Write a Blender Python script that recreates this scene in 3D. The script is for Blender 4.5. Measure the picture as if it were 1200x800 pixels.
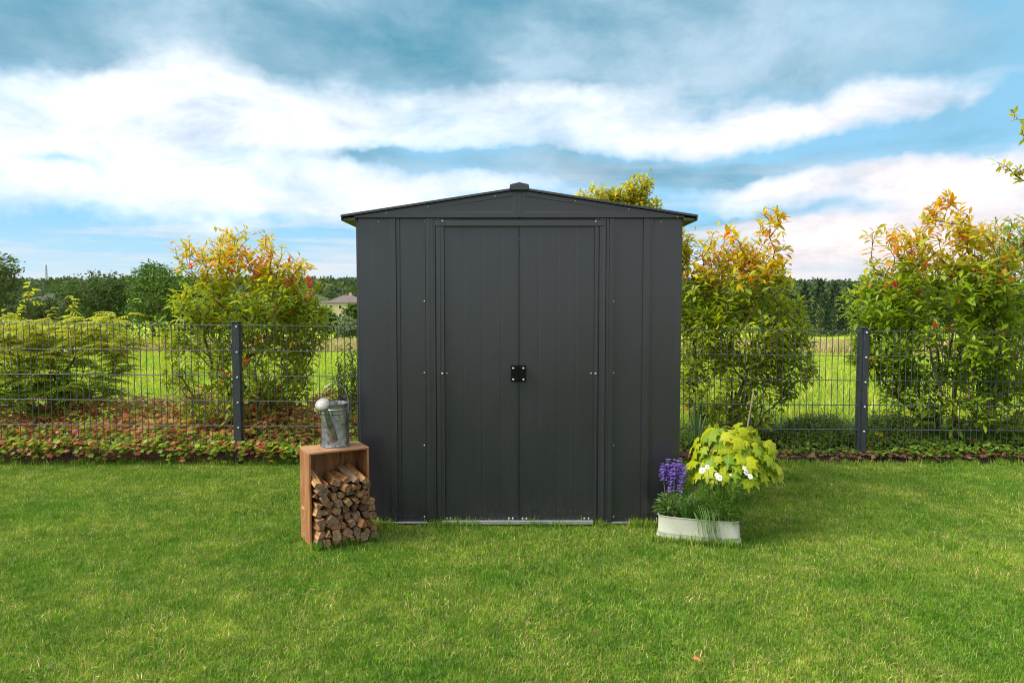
import bpy, bmesh, math, random
import numpy as np
from mathutils import Vector, Matrix, Euler, noise

# ------------------------------------------------------------------ clear
for o in list(bpy.data.objects): bpy.data.objects.remove(o, do_unlink=True)
S = bpy.context.scene
C = S.collection
R = math.radians
PI = math.pi

# ------------------------------------------------------------------ camera
FP = 840.0                      # focal length in units of the 1200 px wide photograph
PITCH = math.atan(48.0/FP)
CAMH = 1.283
cam_d = bpy.data.cameras.new('camera')
cam = bpy.data.objects.new('camera', cam_d); C.objects.link(cam)
cam.location = (0, 0, CAMH)
cam.rotation_euler = (PI/2-PITCH, 0, 0)
cam_d.sensor_width = 36; cam_d.lens = FP/1200*36
cam_d.clip_start = 0.05; cam_d.clip_end = 6000
S.camera = cam
S.render.resolution_x = 1024; S.render.resolution_y = 682
try: S.cycles.filter_width = 1.05
except Exception: pass

def P(px, py, Y):
    """world point at depth Y seen at photograph position (px, py)"""
    a = (px-600)/FP; b = -(py-400)/FP
    cp, sp = math.cos(PITCH), math.sin(PITCH)
    d = Vector((a, cp+b*sp, -sp+b*cp))
    k = Y/d.y
    return Vector((d.x*k, Y, CAMH+d.z*k))

# ------------------------------------------------------------------ light and sky
S.view_settings.view_transform = 'Standard'
S.view_settings.look = 'None'
S.view_settings.gamma = 1
S.view_settings.exposure = 1.22
SUN_EL = R(47); SUN_AZ = R(-103)      # azimuth measured from +Y, negative = left
sd = Vector((math.sin(SUN_AZ)*math.cos(SUN_EL), math.cos(SUN_AZ)*math.cos(SUN_EL), math.sin(SUN_EL)))
sun_d = bpy.data.lights.new('sun', 'SUN'); sun = bpy.data.objects.new('sun', sun_d); C.objects.link(sun)
sun_d.energy = 2.3; sun_d.angle = R(34); sun_d.color = (1, .95, .86)
sun.rotation_euler = sd.to_track_quat('Z', 'Y').to_euler()

class NT:
    """small helper for node trees"""
    def __init__(s, tree): s.t = tree; s.n = tree.nodes; s.l = tree.links
    def node(s, typ, **kw):
        n = s.n.new(typ)
        for k, v in kw.items(): setattr(n, k, v)
        return n
    def put(s, sock, v):
        if isinstance(v, bpy.types.NodeSocket): s.l.new(v, sock)
        elif v is not None: sock.default_value = v
    def math(s, op, a, b=None, c=None, clamp=False):
        n = s.node('ShaderNodeMath', operation=op, use_clamp=clamp)
        s.put(n.inputs[0], a); s.put(n.inputs[1], b); s.put(n.inputs[2], c)
        return n.outputs[0]
    def noise(s, vec, scale, detail=4, rough=.5, dist=0, out='Fac'):
        n = s.node('ShaderNodeTexNoise')
        s.put(n.inputs['Vector'], vec); n.inputs['Scale'].default_value = scale
        n.inputs['Detail'].default_value = detail; n.inputs['Roughness'].default_value = rough
        n.inputs['Distortion'].default_value = dist
        return n.outputs[out]
    def ramp(s, fac, stops, interp='LINEAR'):
        n = s.node('ShaderNodeValToRGB'); s.put(n.inputs[0], fac)
        cr = n.color_ramp; cr.interpolation = interp
        while len(cr.elements) < len(stops): cr.elements.new(.5)
        for e, (p, c) in zip(cr.elements, stops):
            e.position = p; e.color = (c, c, c, 1) if isinstance(c, (int, float)) else (*c[:3], 1)
        return n.outputs[0]
    def mix(s, fac, a, b, blend='MIX'):
        n = s.node('ShaderNodeMix', data_type='RGBA', blend_type=blend)
        s.put(n.inputs[0], fac)
        s.put(n.inputs[6], (*a, 1) if isinstance(a, tuple) and len(a) == 3 else a)
        s.put(n.inputs[7], (*b, 1) if isinstance(b, tuple) and len(b) == 3 else b)
        return n.outputs[2]
    def comb(s, x, y, z=0.0):
        n = s.node('ShaderNodeCombineXYZ')
        for i, v in enumerate((x, y, z)): s.put(n.inputs[i], v)
        return n.outputs[0]
    def mapping(s, vec, scale=(1, 1, 1), loc=(0, 0, 0)):
        n = s.node('ShaderNodeMapping'); s.put(n.inputs[0], vec)
        n.inputs['Scale'].default_value = scale; n.inputs['Location'].default_value = loc
        return n.outputs[0]

world = bpy.data.worlds.new('World'); S.world = world; world.use_nodes = True
world.node_tree.nodes.clear()
w = NT(world.node_tree)
sky = w.node('ShaderNodeTexSky', sky_type='NISHITA', sun_disc=False)
sky.sun_elevation = SUN_EL; sky.sun_rotation = SUN_AZ % (2*PI)
tc = w.node('ShaderNodeTexCoord')
sep = w.node('ShaderNodeSeparateXYZ'); w.l.new(tc.outputs['Generated'], sep.inputs[0])
az = w.math('ARCTAN2', sep.outputs[0], sep.outputs[1])
el = w.math('ARCSINE', sep.outputs[2])
el = w.math('MAXIMUM', el, 0.0)
# cloud coordinates: az / el, flattened layers, warped by noise
q0 = w.comb(w.math('MULTIPLY', az, 1.0), w.math('MULTIPLY', el, 3.2), 0.0)
wn = w.noise(tc.outputs['Generated'], 4.5, 5, .58, out='Color')
ws = w.node('ShaderNodeSeparateXYZ'); w.l.new(wn, ws.inputs[0])
azw = w.math('ADD', az, w.math('MULTIPLY', w.math('SUBTRACT', ws.outputs[0], .5), .38))
elw = w.math('ADD', el, w.math('MULTIPLY', w.math('SUBTRACT', ws.outputs[1], .5), .13))
def blobs(lst):
    """sum of soft patches: centre px, py and half widths in photograph pixels turned into angles"""
    tot = None
    for (px, py, wx, wy, amp) in lst:
        a0 = math.atan((px-600)/FP); e0 = math.atan((352-py)/FP*math.cos(a0))
        sx = wx/FP; sy = wy/FP
        da = w.math('DIVIDE', w.math('SUBTRACT', azw, a0), sx)
        de = w.math('DIVIDE', w.math('SUBTRACT', elw, e0), sy)
        r2 = w.math('ADD', w.math('MULTIPLY', da, da), w.math('MULTIPLY', de, de))
        g = w.math('MULTIPLY', w.math('EXPONENT', w.math('MULTIPLY', r2, -1.0)), amp)
        tot = g if tot is None else w.math('ADD', tot, g)
    return tot
fine = w.noise(w.mapping(tc.outputs['Generated'], (1, 1, 1.9)), 4.2, 8, .6, .1)
mid = w.noise(w.mapping(tc.outputs['Generated'], (1, 1, 3.2), (3.1, 1.7, .4)), 2.2, 5, .55)
# bright white cloud
bright = blobs([(60,160,250,66,1.15),(150,85,75,50,.75),(260,120,110,40,.6),(430,150,170,34,.7),(640,112,130,18,.6),(820,150,210,26,.75),
                (1000,125,140,18,.65),(440,232,190,24,.8),(1030,215,170,20,.65),(1150,190,110,22,.45),(980,300,260,36,.75),(1150,270,160,36,.6),
                (90,240,150,16,.4),(600,72,40,8,.3),(480,40,220,45,-.35),(20,40,100,40,-.5),(900,60,200,30,-.15),(430,186,120,10,-.5),(760,198,220,14,-.8),(60,200,50,7,-.45),(890,252,120,8,-.4),(1170,140,70,26,-.5)])
# grey-teal undersides
grey = blobs([(480,50,320,62,1.3),(760,60,200,45,.7),(30,40,110,50,1.0),(640,10,400,40,.7),(1080,60,200,45,.45),
              (400,186,110,12,.55),(760,200,220,16,.8),(130,262,260,10,.3),(1130,150,100,30,.4),(890,252,140,10,.35)])
b1 = w.math('ADD', bright, w.math('MULTIPLY', w.math('SUBTRACT', fine, .5), 1.45))
b1 = w.math('ADD', b1, w.math('MULTIPLY', w.math('SUBTRACT', mid, .5), .35))
b1 = w.math('ADD', b1, w.math('MULTIPLY', w.ramp(el, [(.42, 0), (.75, 1)]), .75))
b1 = w.math('ADD', b1, w.math('MULTIPLY', w.ramp(w.math('ABSOLUTE', az), [(.72, 0), (1, 1)]), .55))
bm_ = w.ramp(b1, [(.12, 0), (.46, .5), (1.0, .98)], 'LINEAR')
g1 = w.math('ADD', grey, w.math('MULTIPLY', w.math('SUBTRACT', fine, .5), 1.1))
g1 = w.math('ADD', g1, w.math('MULTIPLY', w.math('SUBTRACT', mid, .46), 1.2))
gm_ = w.ramp(g1, [(.15, 0), (.6, .7), (1, 1)], 'EASE')
# clear blue of the sky seen between the clouds, richer than the plain sky texture near the horizon
blue = w.ramp(el, [(0, (.56,.74,.84)), (.10, (.26,.58,.84)), (.25, (.24,.54,.76)), (.6, (.17,.40,.60)), (1, (.14,.34,.56))])
sk = w.mix(.85, w.mix(1.0, sky.outputs[0], (.1,.1,.1), 'MULTIPLY'), blue)
gtex = w.noise(w.mapping(tc.outputs['Generated'], (1, 1, 2.0), (2, 8, 3)), 5.5, 7, .6, .2)
gtex = w.math('ADD', gtex, w.math('MULTIPLY', blobs([(930,45,190,45,.22),(610,75,60,16,.16),(140,20,60,20,.1),(480,60,160,40,-.05)]), 1.0))
gcol = w.mix(w.ramp(gtex, [(.28, 0), (.52, .45), (.74, 1)]), (.085,.285,.40), (.42,.58,.71))
c1 = w.mix(gm_, sk, gcol)
w2 = w.noise(w.mapping(tc.outputs['Generated'], (1, 1, 2.4), (5, 2, 1)), 7.0, 8, .62, .3)
wcol = w.mix(w.ramp(el, [(0, 0), (.17, .35), (.3, 1)]), (.98,.80,.73), (1.0,1.0,1.02))
wcol = w.mix(w.ramp(az, [(.0, 0), (.45, 1)]), (1.02,1.02,1.03), wcol)
wcol = w.mix(1.0, wcol, w.ramp(w2, [(.26, (.50,.60,.74)), (.46, (.80,.85,.92)), (.62, (1.08,1.08,1.08))]), 'MULTIPLY')
# thin flat streaks low over the horizon
st_ = w.noise(w.comb(w.math('MULTIPLY', az, 2.2), w.math('MULTIPLY', el, 26.0), 3.0), 1.0, 6, .6, .3)
sm_ = w.math('MULTIPLY', w.ramp(st_, [(.46, 0), (.60, .75)]), w.ramp(el, [(.0, .6), (.10, 1), (.2, 0)]))
c1 = w.mix(sm_, c1, (.80,.72,.72))
c2 = w.mix(bm_, c1, wcol)
c3 = w.mix(1.0, c2, (10., 10., 10.), 'MULTIPLY')
bg = w.node('ShaderNodeBackground'); w.l.new(c3, bg.inputs[0]); bg.inputs[1].default_value = .054
wo = w.node('ShaderNodeOutputWorld'); w.l.new(bg.outputs[0], wo.inputs[0])

# ------------------------------------------------------------------ helpers
rng = np.random.default_rng(7)
rnd = random.Random(11)

def mat(name, col=(.5,.5,.5), rough=.6, metal=0.0, spec=.5):
    m = bpy.data.materials.new(name); m.use_nodes = True
    b = m.node_tree.nodes['Principled BSDF']
    b.inputs['Base Color'].default_value = (*col, 1)
    b.inputs['Roughness'].default_value = rough
    b.inputs['Metallic'].default_value = metal
    b.inputs['Specular IOR Level'].default_value = spec
    return m, NT(m.node_tree), b

def bump(t, b, height, strength=.3, dist=.01):
    n = t.node('ShaderNodeBump'); n.inputs['Strength'].default_value = strength
    n.inputs['Distance'].default_value = dist
    t.put(n.inputs['Height'], height); t.l.new(n.outputs[0], b.inputs['Normal'])

def tag(o, label=None, cat=None, group=None, kind=None):
    if label: o['label'] = label
    if cat: o['category'] = cat
    if group: o['group'] = group
    if kind: o['kind'] = kind
    return o

def empty(name, loc, label, cat, group=None, rot=(0,0,0)):
    o = bpy.data.objects.new(name, None); C.objects.link(o)
    o.empty_display_size = .1; o.location = loc; o.rotation_euler = rot
    return tag(o, label, cat, group)

def link(name, me, parent=None, loc=None, rot=None):
    o = bpy.data.objects.new(name, me); C.objects.link(o)
    if parent: o.parent = parent
    if loc is not None: o.location = loc
    if rot is not None: o.rotation_euler = rot
    return o

class MB:
    """collects shapes and links them as one mesh object; coordinates are local to the parent"""
    def __init__(s): s.v = []; s.f = []; s.mi = []; s.cur = 0
    def add(s, vs, fs):
        k = len(s.v); s.v += [tuple(p) for p in vs]; s.f += [tuple(i+k for i in f) for f in fs]
        s.mi += [s.cur]*len(fs); return s
    def box(s, x0, x1, y0, y1, z0, z1, m=None):
        vs = [(x,y,z) for z in (z0,z1) for y in (y0,y1) for x in (x0,x1)]
        if m is not None: vs = [m @ Vector(p) for p in vs]
        return s.add(vs, [(0,2,3,1),(4,5,7,6),(0,1,5,4),(2,6,7,3),(0,4,6,2),(1,3,7,5)])
    def prism(s, poly, y0, y1, m=None):
        """poly in XZ extruded along Y"""
        n = len(poly)
        vs = [(x,y0,z) for x,z in poly]+[(x,y1,z) for x,z in poly]
        if m is not None: vs = [m @ Vector(p) for p in vs]
        fs = [tuple(range(n)), tuple(range(2*n-1, n-1, -1))]
        fs += [(i, i+n, (i+1)%n+n, (i+1)%n) for i in range(n)]
        return s.add(vs, fs)
    def tube(s, pts, rad, n=8, cap=True):
        pts = [Vector(p) for p in pts]
        if not hasattr(rad, '__len__'): rad = [rad]*len(pts)
        vs = []; fs = []; prev = None
        for i, p in enumerate(pts):
            d = (pts[min(i+1, len(pts)-1)]-pts[max(i-1, 0)]).normalized()
            if prev is None:
                a = Vector((0,0,1)) if abs(d.z) < .9 else Vector((1,0,0))
                u = d.cross(a).normalized()
            else: u = (prev - d*prev.dot(d)).normalized()
            prev = u; v = d.cross(u)
            for k in range(n):
                t = 2*PI*k/n; vs.append(p+(u*math.cos(t)+v*math.sin(t))*rad[i])
        for i in range(len(pts)-1):
            for k in range(n):
                fs.append((i*n+k, i*n+(k+1)%n, (i+1)*n+(k+1)%n, (i+1)*n+k))
        if cap: fs.append(tuple(range(n-1,-1,-1))); fs.append(tuple((len(pts)-1)*n+k for k in range(n)))
        return s.add(vs, fs)
    def lathe(s, prof, n=24, c=(0,0,0), m=None):
        vs = []; fs = []
        for r, z in prof:
            for k in range(n):
                t = 2*PI*k/n; p = Vector((c[0]+r*math.cos(t), c[1]+r*math.sin(t), c[2]+z))
                vs.append(m @ p if m is not None else p)
        for i in range(len(prof)-1):
            for k in range(n): fs.append((i*n+k, i*n+(k+1)%n, (i+1)*n+(k+1)%n, (i+1)*n+k))
        fs.append(tuple(range(n-1,-1,-1))); fs.append(tuple((len(prof)-1)*n+k for k in range(n)))
        return s.add(vs, fs)
    def mesh(s, name, mats, smooth=False, bevel=0, seg=1):
        me = bpy.data.meshes.new(name); me.from_pydata(s.v, [], s.f)
        for m in (mats if isinstance(mats, (list, tuple)) else [mats]): me.materials.append(m)
        if len(me.materials) > 1:
            for p, i in zip(me.polygons, s.mi): p.material_index = i
        bm = bmesh.new(); bm.from_mesh(me)
        bmesh.ops.recalc_face_normals(bm, faces=bm.faces)
        if bevel:
            es = [e for e in bm.edges if len(e.link_faces) == 2 and e.calc_face_angle(0) > .6]
            bmesh.ops.bevel(bm, geom=es, offset=bevel, segments=seg, profile=.6, affect='EDGES')
        bm.to_mesh(me); bm.free()
        if smooth:
            me.polygons.foreach_set('use_smooth', [True]*len(me.polygons))
            try: me.set_sharp_from_angle(angle=R(40))
            except Exception: pass
        return me
    def build(s, name, mats, parent=None, smooth=False, bevel=0, loc=None, rot=None, label=None, kind=None, seg=1):
        o = link(name, s.mesh(name, mats, smooth, bevel, seg), parent, loc, rot)
        return tag(o, label=label, kind=kind)

def np_mesh(name, V, F, mats, col=None, smooth=False):
    """V (n,3), F list of (m,k) index arrays of equal k each"""
    me = bpy.data.meshes.new(name)
    V = np.asarray(V, np.float32)
    me.vertices.add(len(V)); me.vertices.foreach_set('co', V.ravel())
    loops = np.concatenate([f.ravel() for f in F]).astype(np.int32)
    starts = []; k = 0
    tot = []
    for f in F:
        n, c = f.shape; starts.append(k+np.arange(n)*c); tot.append(np.full(n, c)); k += n*c
    me.loops.add(len(loops)); me.loops.foreach_set('vertex_index', loops)
    st = np.concatenate(starts).astype(np.int32)
    me.polygons.add(len(st)); me.polygons.foreach_set('loop_start', st)
    me.update(calc_edges=True)
    if col is not None:
        a = me.attributes.new('Col', 'FLOAT_COLOR', 'POINT')
        c4 = np.ones((len(V), 4), np.float32); c4[:, :3] = col
        a.data.foreach_set('color', c4.ravel())
    for m in (mats if isinstance(mats, (list, tuple)) else [mats]): me.materials.append(m)
    if smooth: me.polygons.foreach_set('use_smooth', np.ones(len(st), bool))
    me.validate()
    return me

# leaf template: length along +Y, width along X, slight fold and droop
def leaf_tpl(w=.3, fold=.12, droop=.18, wide=.45):
    v = np.array([(0,0,0), (-w/2,wide,fold*w), (0,wide,-.0), (w/2,wide,fold*w), (-w*.36,.75,fold*w*.6-droop*.4), (0,.75,-droop*.45), (w*.36,.75,fold*w*.6-droop*.4), (0,1,-droop)], float)
    tri = np.array([(0,2,1),(0,3,2),(4,5,7),(5,6,7)]); quad = np.array([(1,2,5,4),(2,3,6,5)])
    return v, [tri, quad]
SIMPLE = (np.array([(0,0,0),(-.2,.45,.03),(.2,.45,.03),(0,1,-.12)], float), [np.array([(0,2,1),(1,2,3)])])
PHOT = leaf_tpl(.34)
def lobed_tpl():
    pts = [(0,0),(-.30,.10),(-.52,.42),(-.27,.46),(-.33,.80),(-.10,.70),(0,1.0),(.10,.70),(.33,.80),(.27,.46),(.52,.42),(.30,.10)]
    v = [(0,.42,.05)]+[(x,y,-.22*(x*x+(y-.42)**2)) for x,y in pts]
    n = len(pts)
    return np.array(v, float), [np.array([(0,1+(i+1)%n,1+i) for i in range(n)])]
LOBED = lobed_tpl()

def frames(d, up):
    """rotation matrices whose Y axis is d and whose Z axis leans to up"""
    d = d/np.linalg.norm(d, axis=1, keepdims=True)
    x = np.cross(d, up); nx = np.linalg.norm(x, axis=1, keepdims=True)
    x = np.where(nx < 1e-4, np.array([[1.,0,0]]), x/np.maximum(nx, 1e-4))
    z = np.cross(x, d)
    return np.stack([x, d, z], axis=2)

def leaves(pos, d, up, size, tpl, wscale=None):
    v, fs = tpl
    Rm = frames(d, up)
    vv = np.repeat(v[None], len(pos), 0)*size[:, None, None]
    if wscale is not None: vv[:, :, 0] *= wscale[:, None]
    V = np.einsum('nij,nkj->nki', Rm, vv)+pos[:, None, :]
    off = np.arange(len(pos))[:, None, None]*len(v)
    F = [(f[None]+off).reshape(-1, f.shape[1]) for f in fs]
    return V.reshape(-1, 3), F

def leaf_mesh(name, pos, d, up, size, col, m, tpl=PHOT, wscale=None):
    V, F = leaves(pos, d, up, size, tpl, wscale)
    return np_mesh(name, V, F, m, np.repeat(col, len(tpl[0]), 0))

def rand_dir(n, r=rng):
    v = r.normal(size=(n, 3)); return v/np.linalg.norm(v, axis=1, keepdims=True)

def skeleton(base, tips, seglen=.15, k=.35, rad=.002, pw=.42, wig=.02, spread=.05, r=rng, stems=4):
    """tree of segments from base to all tips; returns nodes, parent, radius, tip node ids"""
    nodes = [np.array(base, float)]; par = [-1]; plen = [0.0]
    A = np.zeros((60000, 3)); L = np.zeros(60000); A[0] = base; n = 1
    order = np.argsort(np.linalg.norm(tips-base, axis=1))
    tip_id = [0]*len(tips)
    parent = np.full(60000, -1)
    for j in order:
        t = tips[j]
        dd = np.linalg.norm(A[:n]-t, axis=1)
        up = np.maximum(0, A[:n, 2]-t[2]+.02)*2.5       # branches prefer to rise
        cost = dd+k*L[:n]+up
        cost[0] += 0.0
        b = int(np.argmin(cost)); p = A[b]; dist = dd[b]
        m = max(1, int(dist/seglen)); bend = r.normal(size=3)*wig*dist
        cur = b
        for i in range(1, m+1):
            s = i/m; q = p*(1-s)+t*s+bend*math.sin(PI*s)*2
            q[2] -= math.sin(PI*s)*dist*.06
            A[n] = q; L[n] = L[cur]+np.linalg.norm(q-A[cur]); parent[n] = cur; cur = n; n += 1
        tip_id[j] = cur
    cnt = np.zeros(n); 
    for t in tip_id: cnt[t] += 1
    for i in range(n-1, 0, -1): cnt[parent[i]] += cnt[i]
    return A[:n], parent[:n], rad*np.maximum(cnt, 1)**pw, np.array(tip_id)

def branch_mesh(name, A, par, rad, m, sides=5, minr=0):
    idx = np.arange(1, len(A)); idx = idx[rad[idx] >= minr]
    a = A[par[idx]]; b = A[idx]
    ra = np.minimum(rad[par[idx]], rad[idx]*1.35); rb = rad[idx]
    d = b-a; Fm = frames(d, np.tile([[.13,.2,1.]], (len(d), 1)))
    ang = np.arange(sides)*2*PI/sides
    ring = np.stack([np.cos(ang), np.zeros(sides), np.sin(ang)], 1)
    r3 = np.einsum('nij,kj->nki', Fm, ring)
    V = np.concatenate([a[:, None]+r3*ra[:, None, None], b[:, None]+r3*rb[:, None, None]], 1)
    q = np.array([(i, (i+1)%sides, (i+1)%sides+sides, i+sides) for i in range(sides)])
    F = (q[None]+np.arange(len(idx))[:, None, None]*2*sides).reshape(-1, 4)
    return np_mesh(name, V.reshape(-1, 3), [F], m, smooth=True)

def leaf_material(name, rough=.38, trans=.45, tint=(1,1,1), spec=.4, glow=(1.25,1.15,.6)):
    m, t, b = mat(name, rough=rough, spec=spec)
    at = t.node('ShaderNodeAttribute', attribute_name='Col')
    col = t.mix(1.0, at.outputs['Color'], tint, 'MULTIPLY')
    t.l.new(col, b.inputs['Base Color'])
    tr = t.node('ShaderNodeBsdfTranslucent')
    t.l.new(t.mix(1.0, col, glow, 'MULTIPLY'), tr.inputs[0])
    mx = t.node('ShaderNodeMixShader'); mx.inputs[0].default_value = trans
    t.l.new(b.outputs[0], mx.inputs[1]); t.l.new(tr.outputs[0], mx.inputs[2])
    t.l.new(mx.outputs[0], t.n['Material Output'].inputs[0])
    return m

def noisy(name, c1, c2, scale=5, rough=.7, metal=0, spec=.4, bstr=0, stretch=(1,1,1), c3=None, coord='Object', detail=6):
    m, t, b = mat(name, c1, rough, metal, spec)
    tcn = t.node('ShaderNodeTexCoord')
    v = t.mapping(tcn.outputs[coord], stretch)
    f = t.noise(v, scale, detail, .6)
    st = [(.32, c1), (.68, c2)] + ([(.8, c3)] if c3 else [])
    t.l.new(t.ramp(f, st), b.inputs['Base Color'])
    if bstr: bump(t, b, f, bstr, .005)
    return m

M = {}
M['leaf'] = leaf_material('leaf', trans=.5, rough=.42)
M['leaf_far'] = leaf_material('leaf_far', rough=.7, trans=.25, spec=.15)
M['leaf_lime'] = leaf_material('leaf_lime', rough=.5, trans=.5, spec=.25)
M['petal'] = leaf_material('petal', rough=.6, trans=.35, spec=.2, glow=(1,1,1))
M['grass'] = leaf_material('grass', rough=.5, trans=.35, spec=.25, glow=(1.1,1.1,.6))
M['bark'] = noisy('bark', (.10,.07,.05), (.19,.14,.10), 40, .85, bstr=.5, stretch=(1,1,.3))
M['bark_pale'] = noisy('bark_pale', (.24,.17,.11), (.36,.27,.18), 60, .8, stretch=(1,1,.2))
M['soil'] = noisy('soil', (.035,.022,.015), (.09,.055,.038), 30, .95, bstr=.8)

# ================================================================== GROUND
def terrain(x, y):
    """height of the land; flat garden, field falling away, valley, wooded ridge"""
    d = math.hypot(x, max(y, 0)) if y > 0 else abs(y)
    z = 0.0
    if y > 6.2:
        e = y-6.2
        z -= .045*e if e < 95 else .045*95
        z += .05*math.sin(x*.11+y*.07)*min(1, e/20)
    if y > 300:
        s = min(1, (y-300)/650); s = s*s*(3-2*s)
        ridge = 19.5 + 3.5*math.sin(x*.004+1.2) + 1.5*math.sin(x*.013+.4) - .006*x
        z += s*(ridge+2.5)
    if y > 1000: z -= (y-1000)*.02
    return z

def build_ground():
    ys = list(np.arange(-40, 6, 4.))+[6.2]+list(np.arange(7, 30, 1.))+list(np.arange(30, 110, 4.))+list(np.arange(110, 300, 15.))+list(np.arange(300, 1100, 25.))+[1200,1500,2200]
    us = np.concatenate([-np.geomspace(1, .02, 22), [0], np.geomspace(.02, 1, 22)])
    V = []; n = len(us)
    for y in ys:
        half = 45+abs(y)*1.15
        for u in us:
            x = u*half; V.append((x, y, terrain(x, y)-.055))
    F = np.array([(j*n+i, j*n+i+1, (j+1)*n+i+1, (j+1)*n+i) for j in range(len(ys)-1) for i in range(n-1)])
    m, t, b = mat('field', rough=.9, spec=.1)
    g = t.node('ShaderNodeNewGeometry'); sp = t.node('ShaderNodeSeparateXYZ'); t.l.new(g.outputs['Position'], sp.inputs[0])
    n1 = t.noise(t.mapping(g.outputs['Position'], (.6,.25,1)), 1.0, 6, .65)
    n2 = t.noise(g.outputs['Position'], 9, 4, .6)
    green = t.mix(t.ramp(n1, [(.35, 0), (.65, 1)]), (.26,.40,.015), (.39,.50,.03))
    green = t.mix(t.ramp(n2, [(.45, 0), (.7, .5)]), green, (.10,.18,.02))
    tan = t.mix(t.ramp(n1, [(.3, 0), (.7, 1)]), (.42,.34,.15), (.58,.46,.25))
    edge = t.math('ADD', sp.outputs[1], t.math('MULTIPLY', t.math('SUBTRACT', n1, .5), 16))
    f = t.ramp(t.math('MULTIPLY', edge, .01), [(.26, 0), (.36, 1), (.66, 1), (.74, 0)])
    t.l.new(t.mix(f, green, tan), b.inputs['Base Color'])
    bump(t, b, n2, .4, .05)
    o = link('field', np_mesh('field', V, [F], m, smooth=True)); tag(o, 'pale green meadow with a straw coloured strip beyond the fence', 'field', kind='structure')
    # lawn sheet
    m, t, b = mat('lawn_earth', rough=.95, spec=.1)
    g = t.node('ShaderNodeNewGeometry')
    n1 = t.noise(g.outputs['Position'], 1.7, 5, .6); n2 = t.noise(g.outputs['Position'], 60, 4, .7)
    c = t.mix(t.ramp(n1, [(.4, 0), (.65, 1)]), (.045,.07,.015), (.075,.085,.03))
    c = t.mix(t.ramp(n2, [(.45, 0), (.6, 1)]), c, (.12,.11,.045))
    t.l.new(c, b.inputs['Base Color']); bump(t, b, n2, .6, .01)
    xs = np.linspace(-14, 14, 29); yy = np.linspace(-12, 5.62, 19)
    V = [(x, y, -.024) for y in yy for x in xs]
    F = np.array([(j*29+i, j*29+i+1, (j+1)*29+i+1, (j+1)*29+i) for j in range(18) for i in range(28)])
    o = link('lawn', np_mesh('lawn', V, [F], m)); tag(o, kind='structure', label='mown garden lawn in front of the shed')
    # planting bed strip along the fence
    xs = np.linspace(-14, 14, 113); yy = np.linspace(5.60, 6.75, 9)
    V = [(x, y, -.021+.035*math.sin(PI*j/8)+(.012*noise.noise((x*5, y*5, 0)) if j else 0)) for j, y in enumerate(yy) for x in xs]
    F = np.array([(j*113+i, j*113+i+1, (j+1)*113+i+1, (j+1)*113+i) for j in range(8) for i in range(112)])
    o = link('planting_bed', np_mesh('planting_bed', V, [F], M['soil'], smooth=True)); tag(o, kind='structure', label='strip of dark soil under the fence')
build_ground()

# ------------------------------------------------------------------ instanced grass (uncountable)
def blade_patch(name, n, r, hmin, hmax, wid, lean, straw, seed, cols, hcol=None):
    g = np.random.default_rng(seed)
    th = g.uniform(0, 2*PI, n); rr = r*np.sqrt(g.uniform(0, 1, n))
    base = np.stack([rr*np.cos(th), rr*np.sin(th), np.full(n, -.004)], 1)
    h = g.uniform(hmin, hmax, n); a = g.uniform(0, 2*PI, n); b = np.abs(g.normal(0, lean, n))
    out = np.stack([np.cos(a), np.sin(a), np.zeros(n)], 1)
    face = a+g.normal(0, .9, n)
    side = np.stack([-np.sin(face), np.cos(face), np.zeros(n)], 1)*(wid*g.uniform(.6, 1.3, n))[:, None]
    up = np.array([0, 0, 1.])
    mid = base+up*(h*.55)[:, None]+out*(h*b*.35)[:, None]
    tip = base+up*(h*np.clip(1-b*.35, .3, 1))[:, None]+out*(h*b)[:, None]
    V = np.stack([base-side*.5, base+side*.5, mid-side*.42, mid+side*.42, tip], 1).reshape(-1, 3)
    o5 = np.arange(n)[:, None]*5
    Q = np.array([[0,1,3,2]])+o5; T = np.array([[2,3,4]])+o5
    c = cols[g.integers(0, len(cols), n)]*g.uniform(.62, 1.5, (n, 1))
    s = g.uniform(0, 1, n) < straw
    c[s] = np.array([.54,.48,.19])*g.uniform(.6, 1.3, (s.sum(), 1))
    c5 = np.repeat(c[:, None], 5, 1); c5[:, 4] = c5[:, 4]*.75+np.array([.30,.26,.09])*.25
    return np_mesh(name, V, [Q, T], M['lawn_blade'], c5.reshape(-1, 3))

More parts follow.
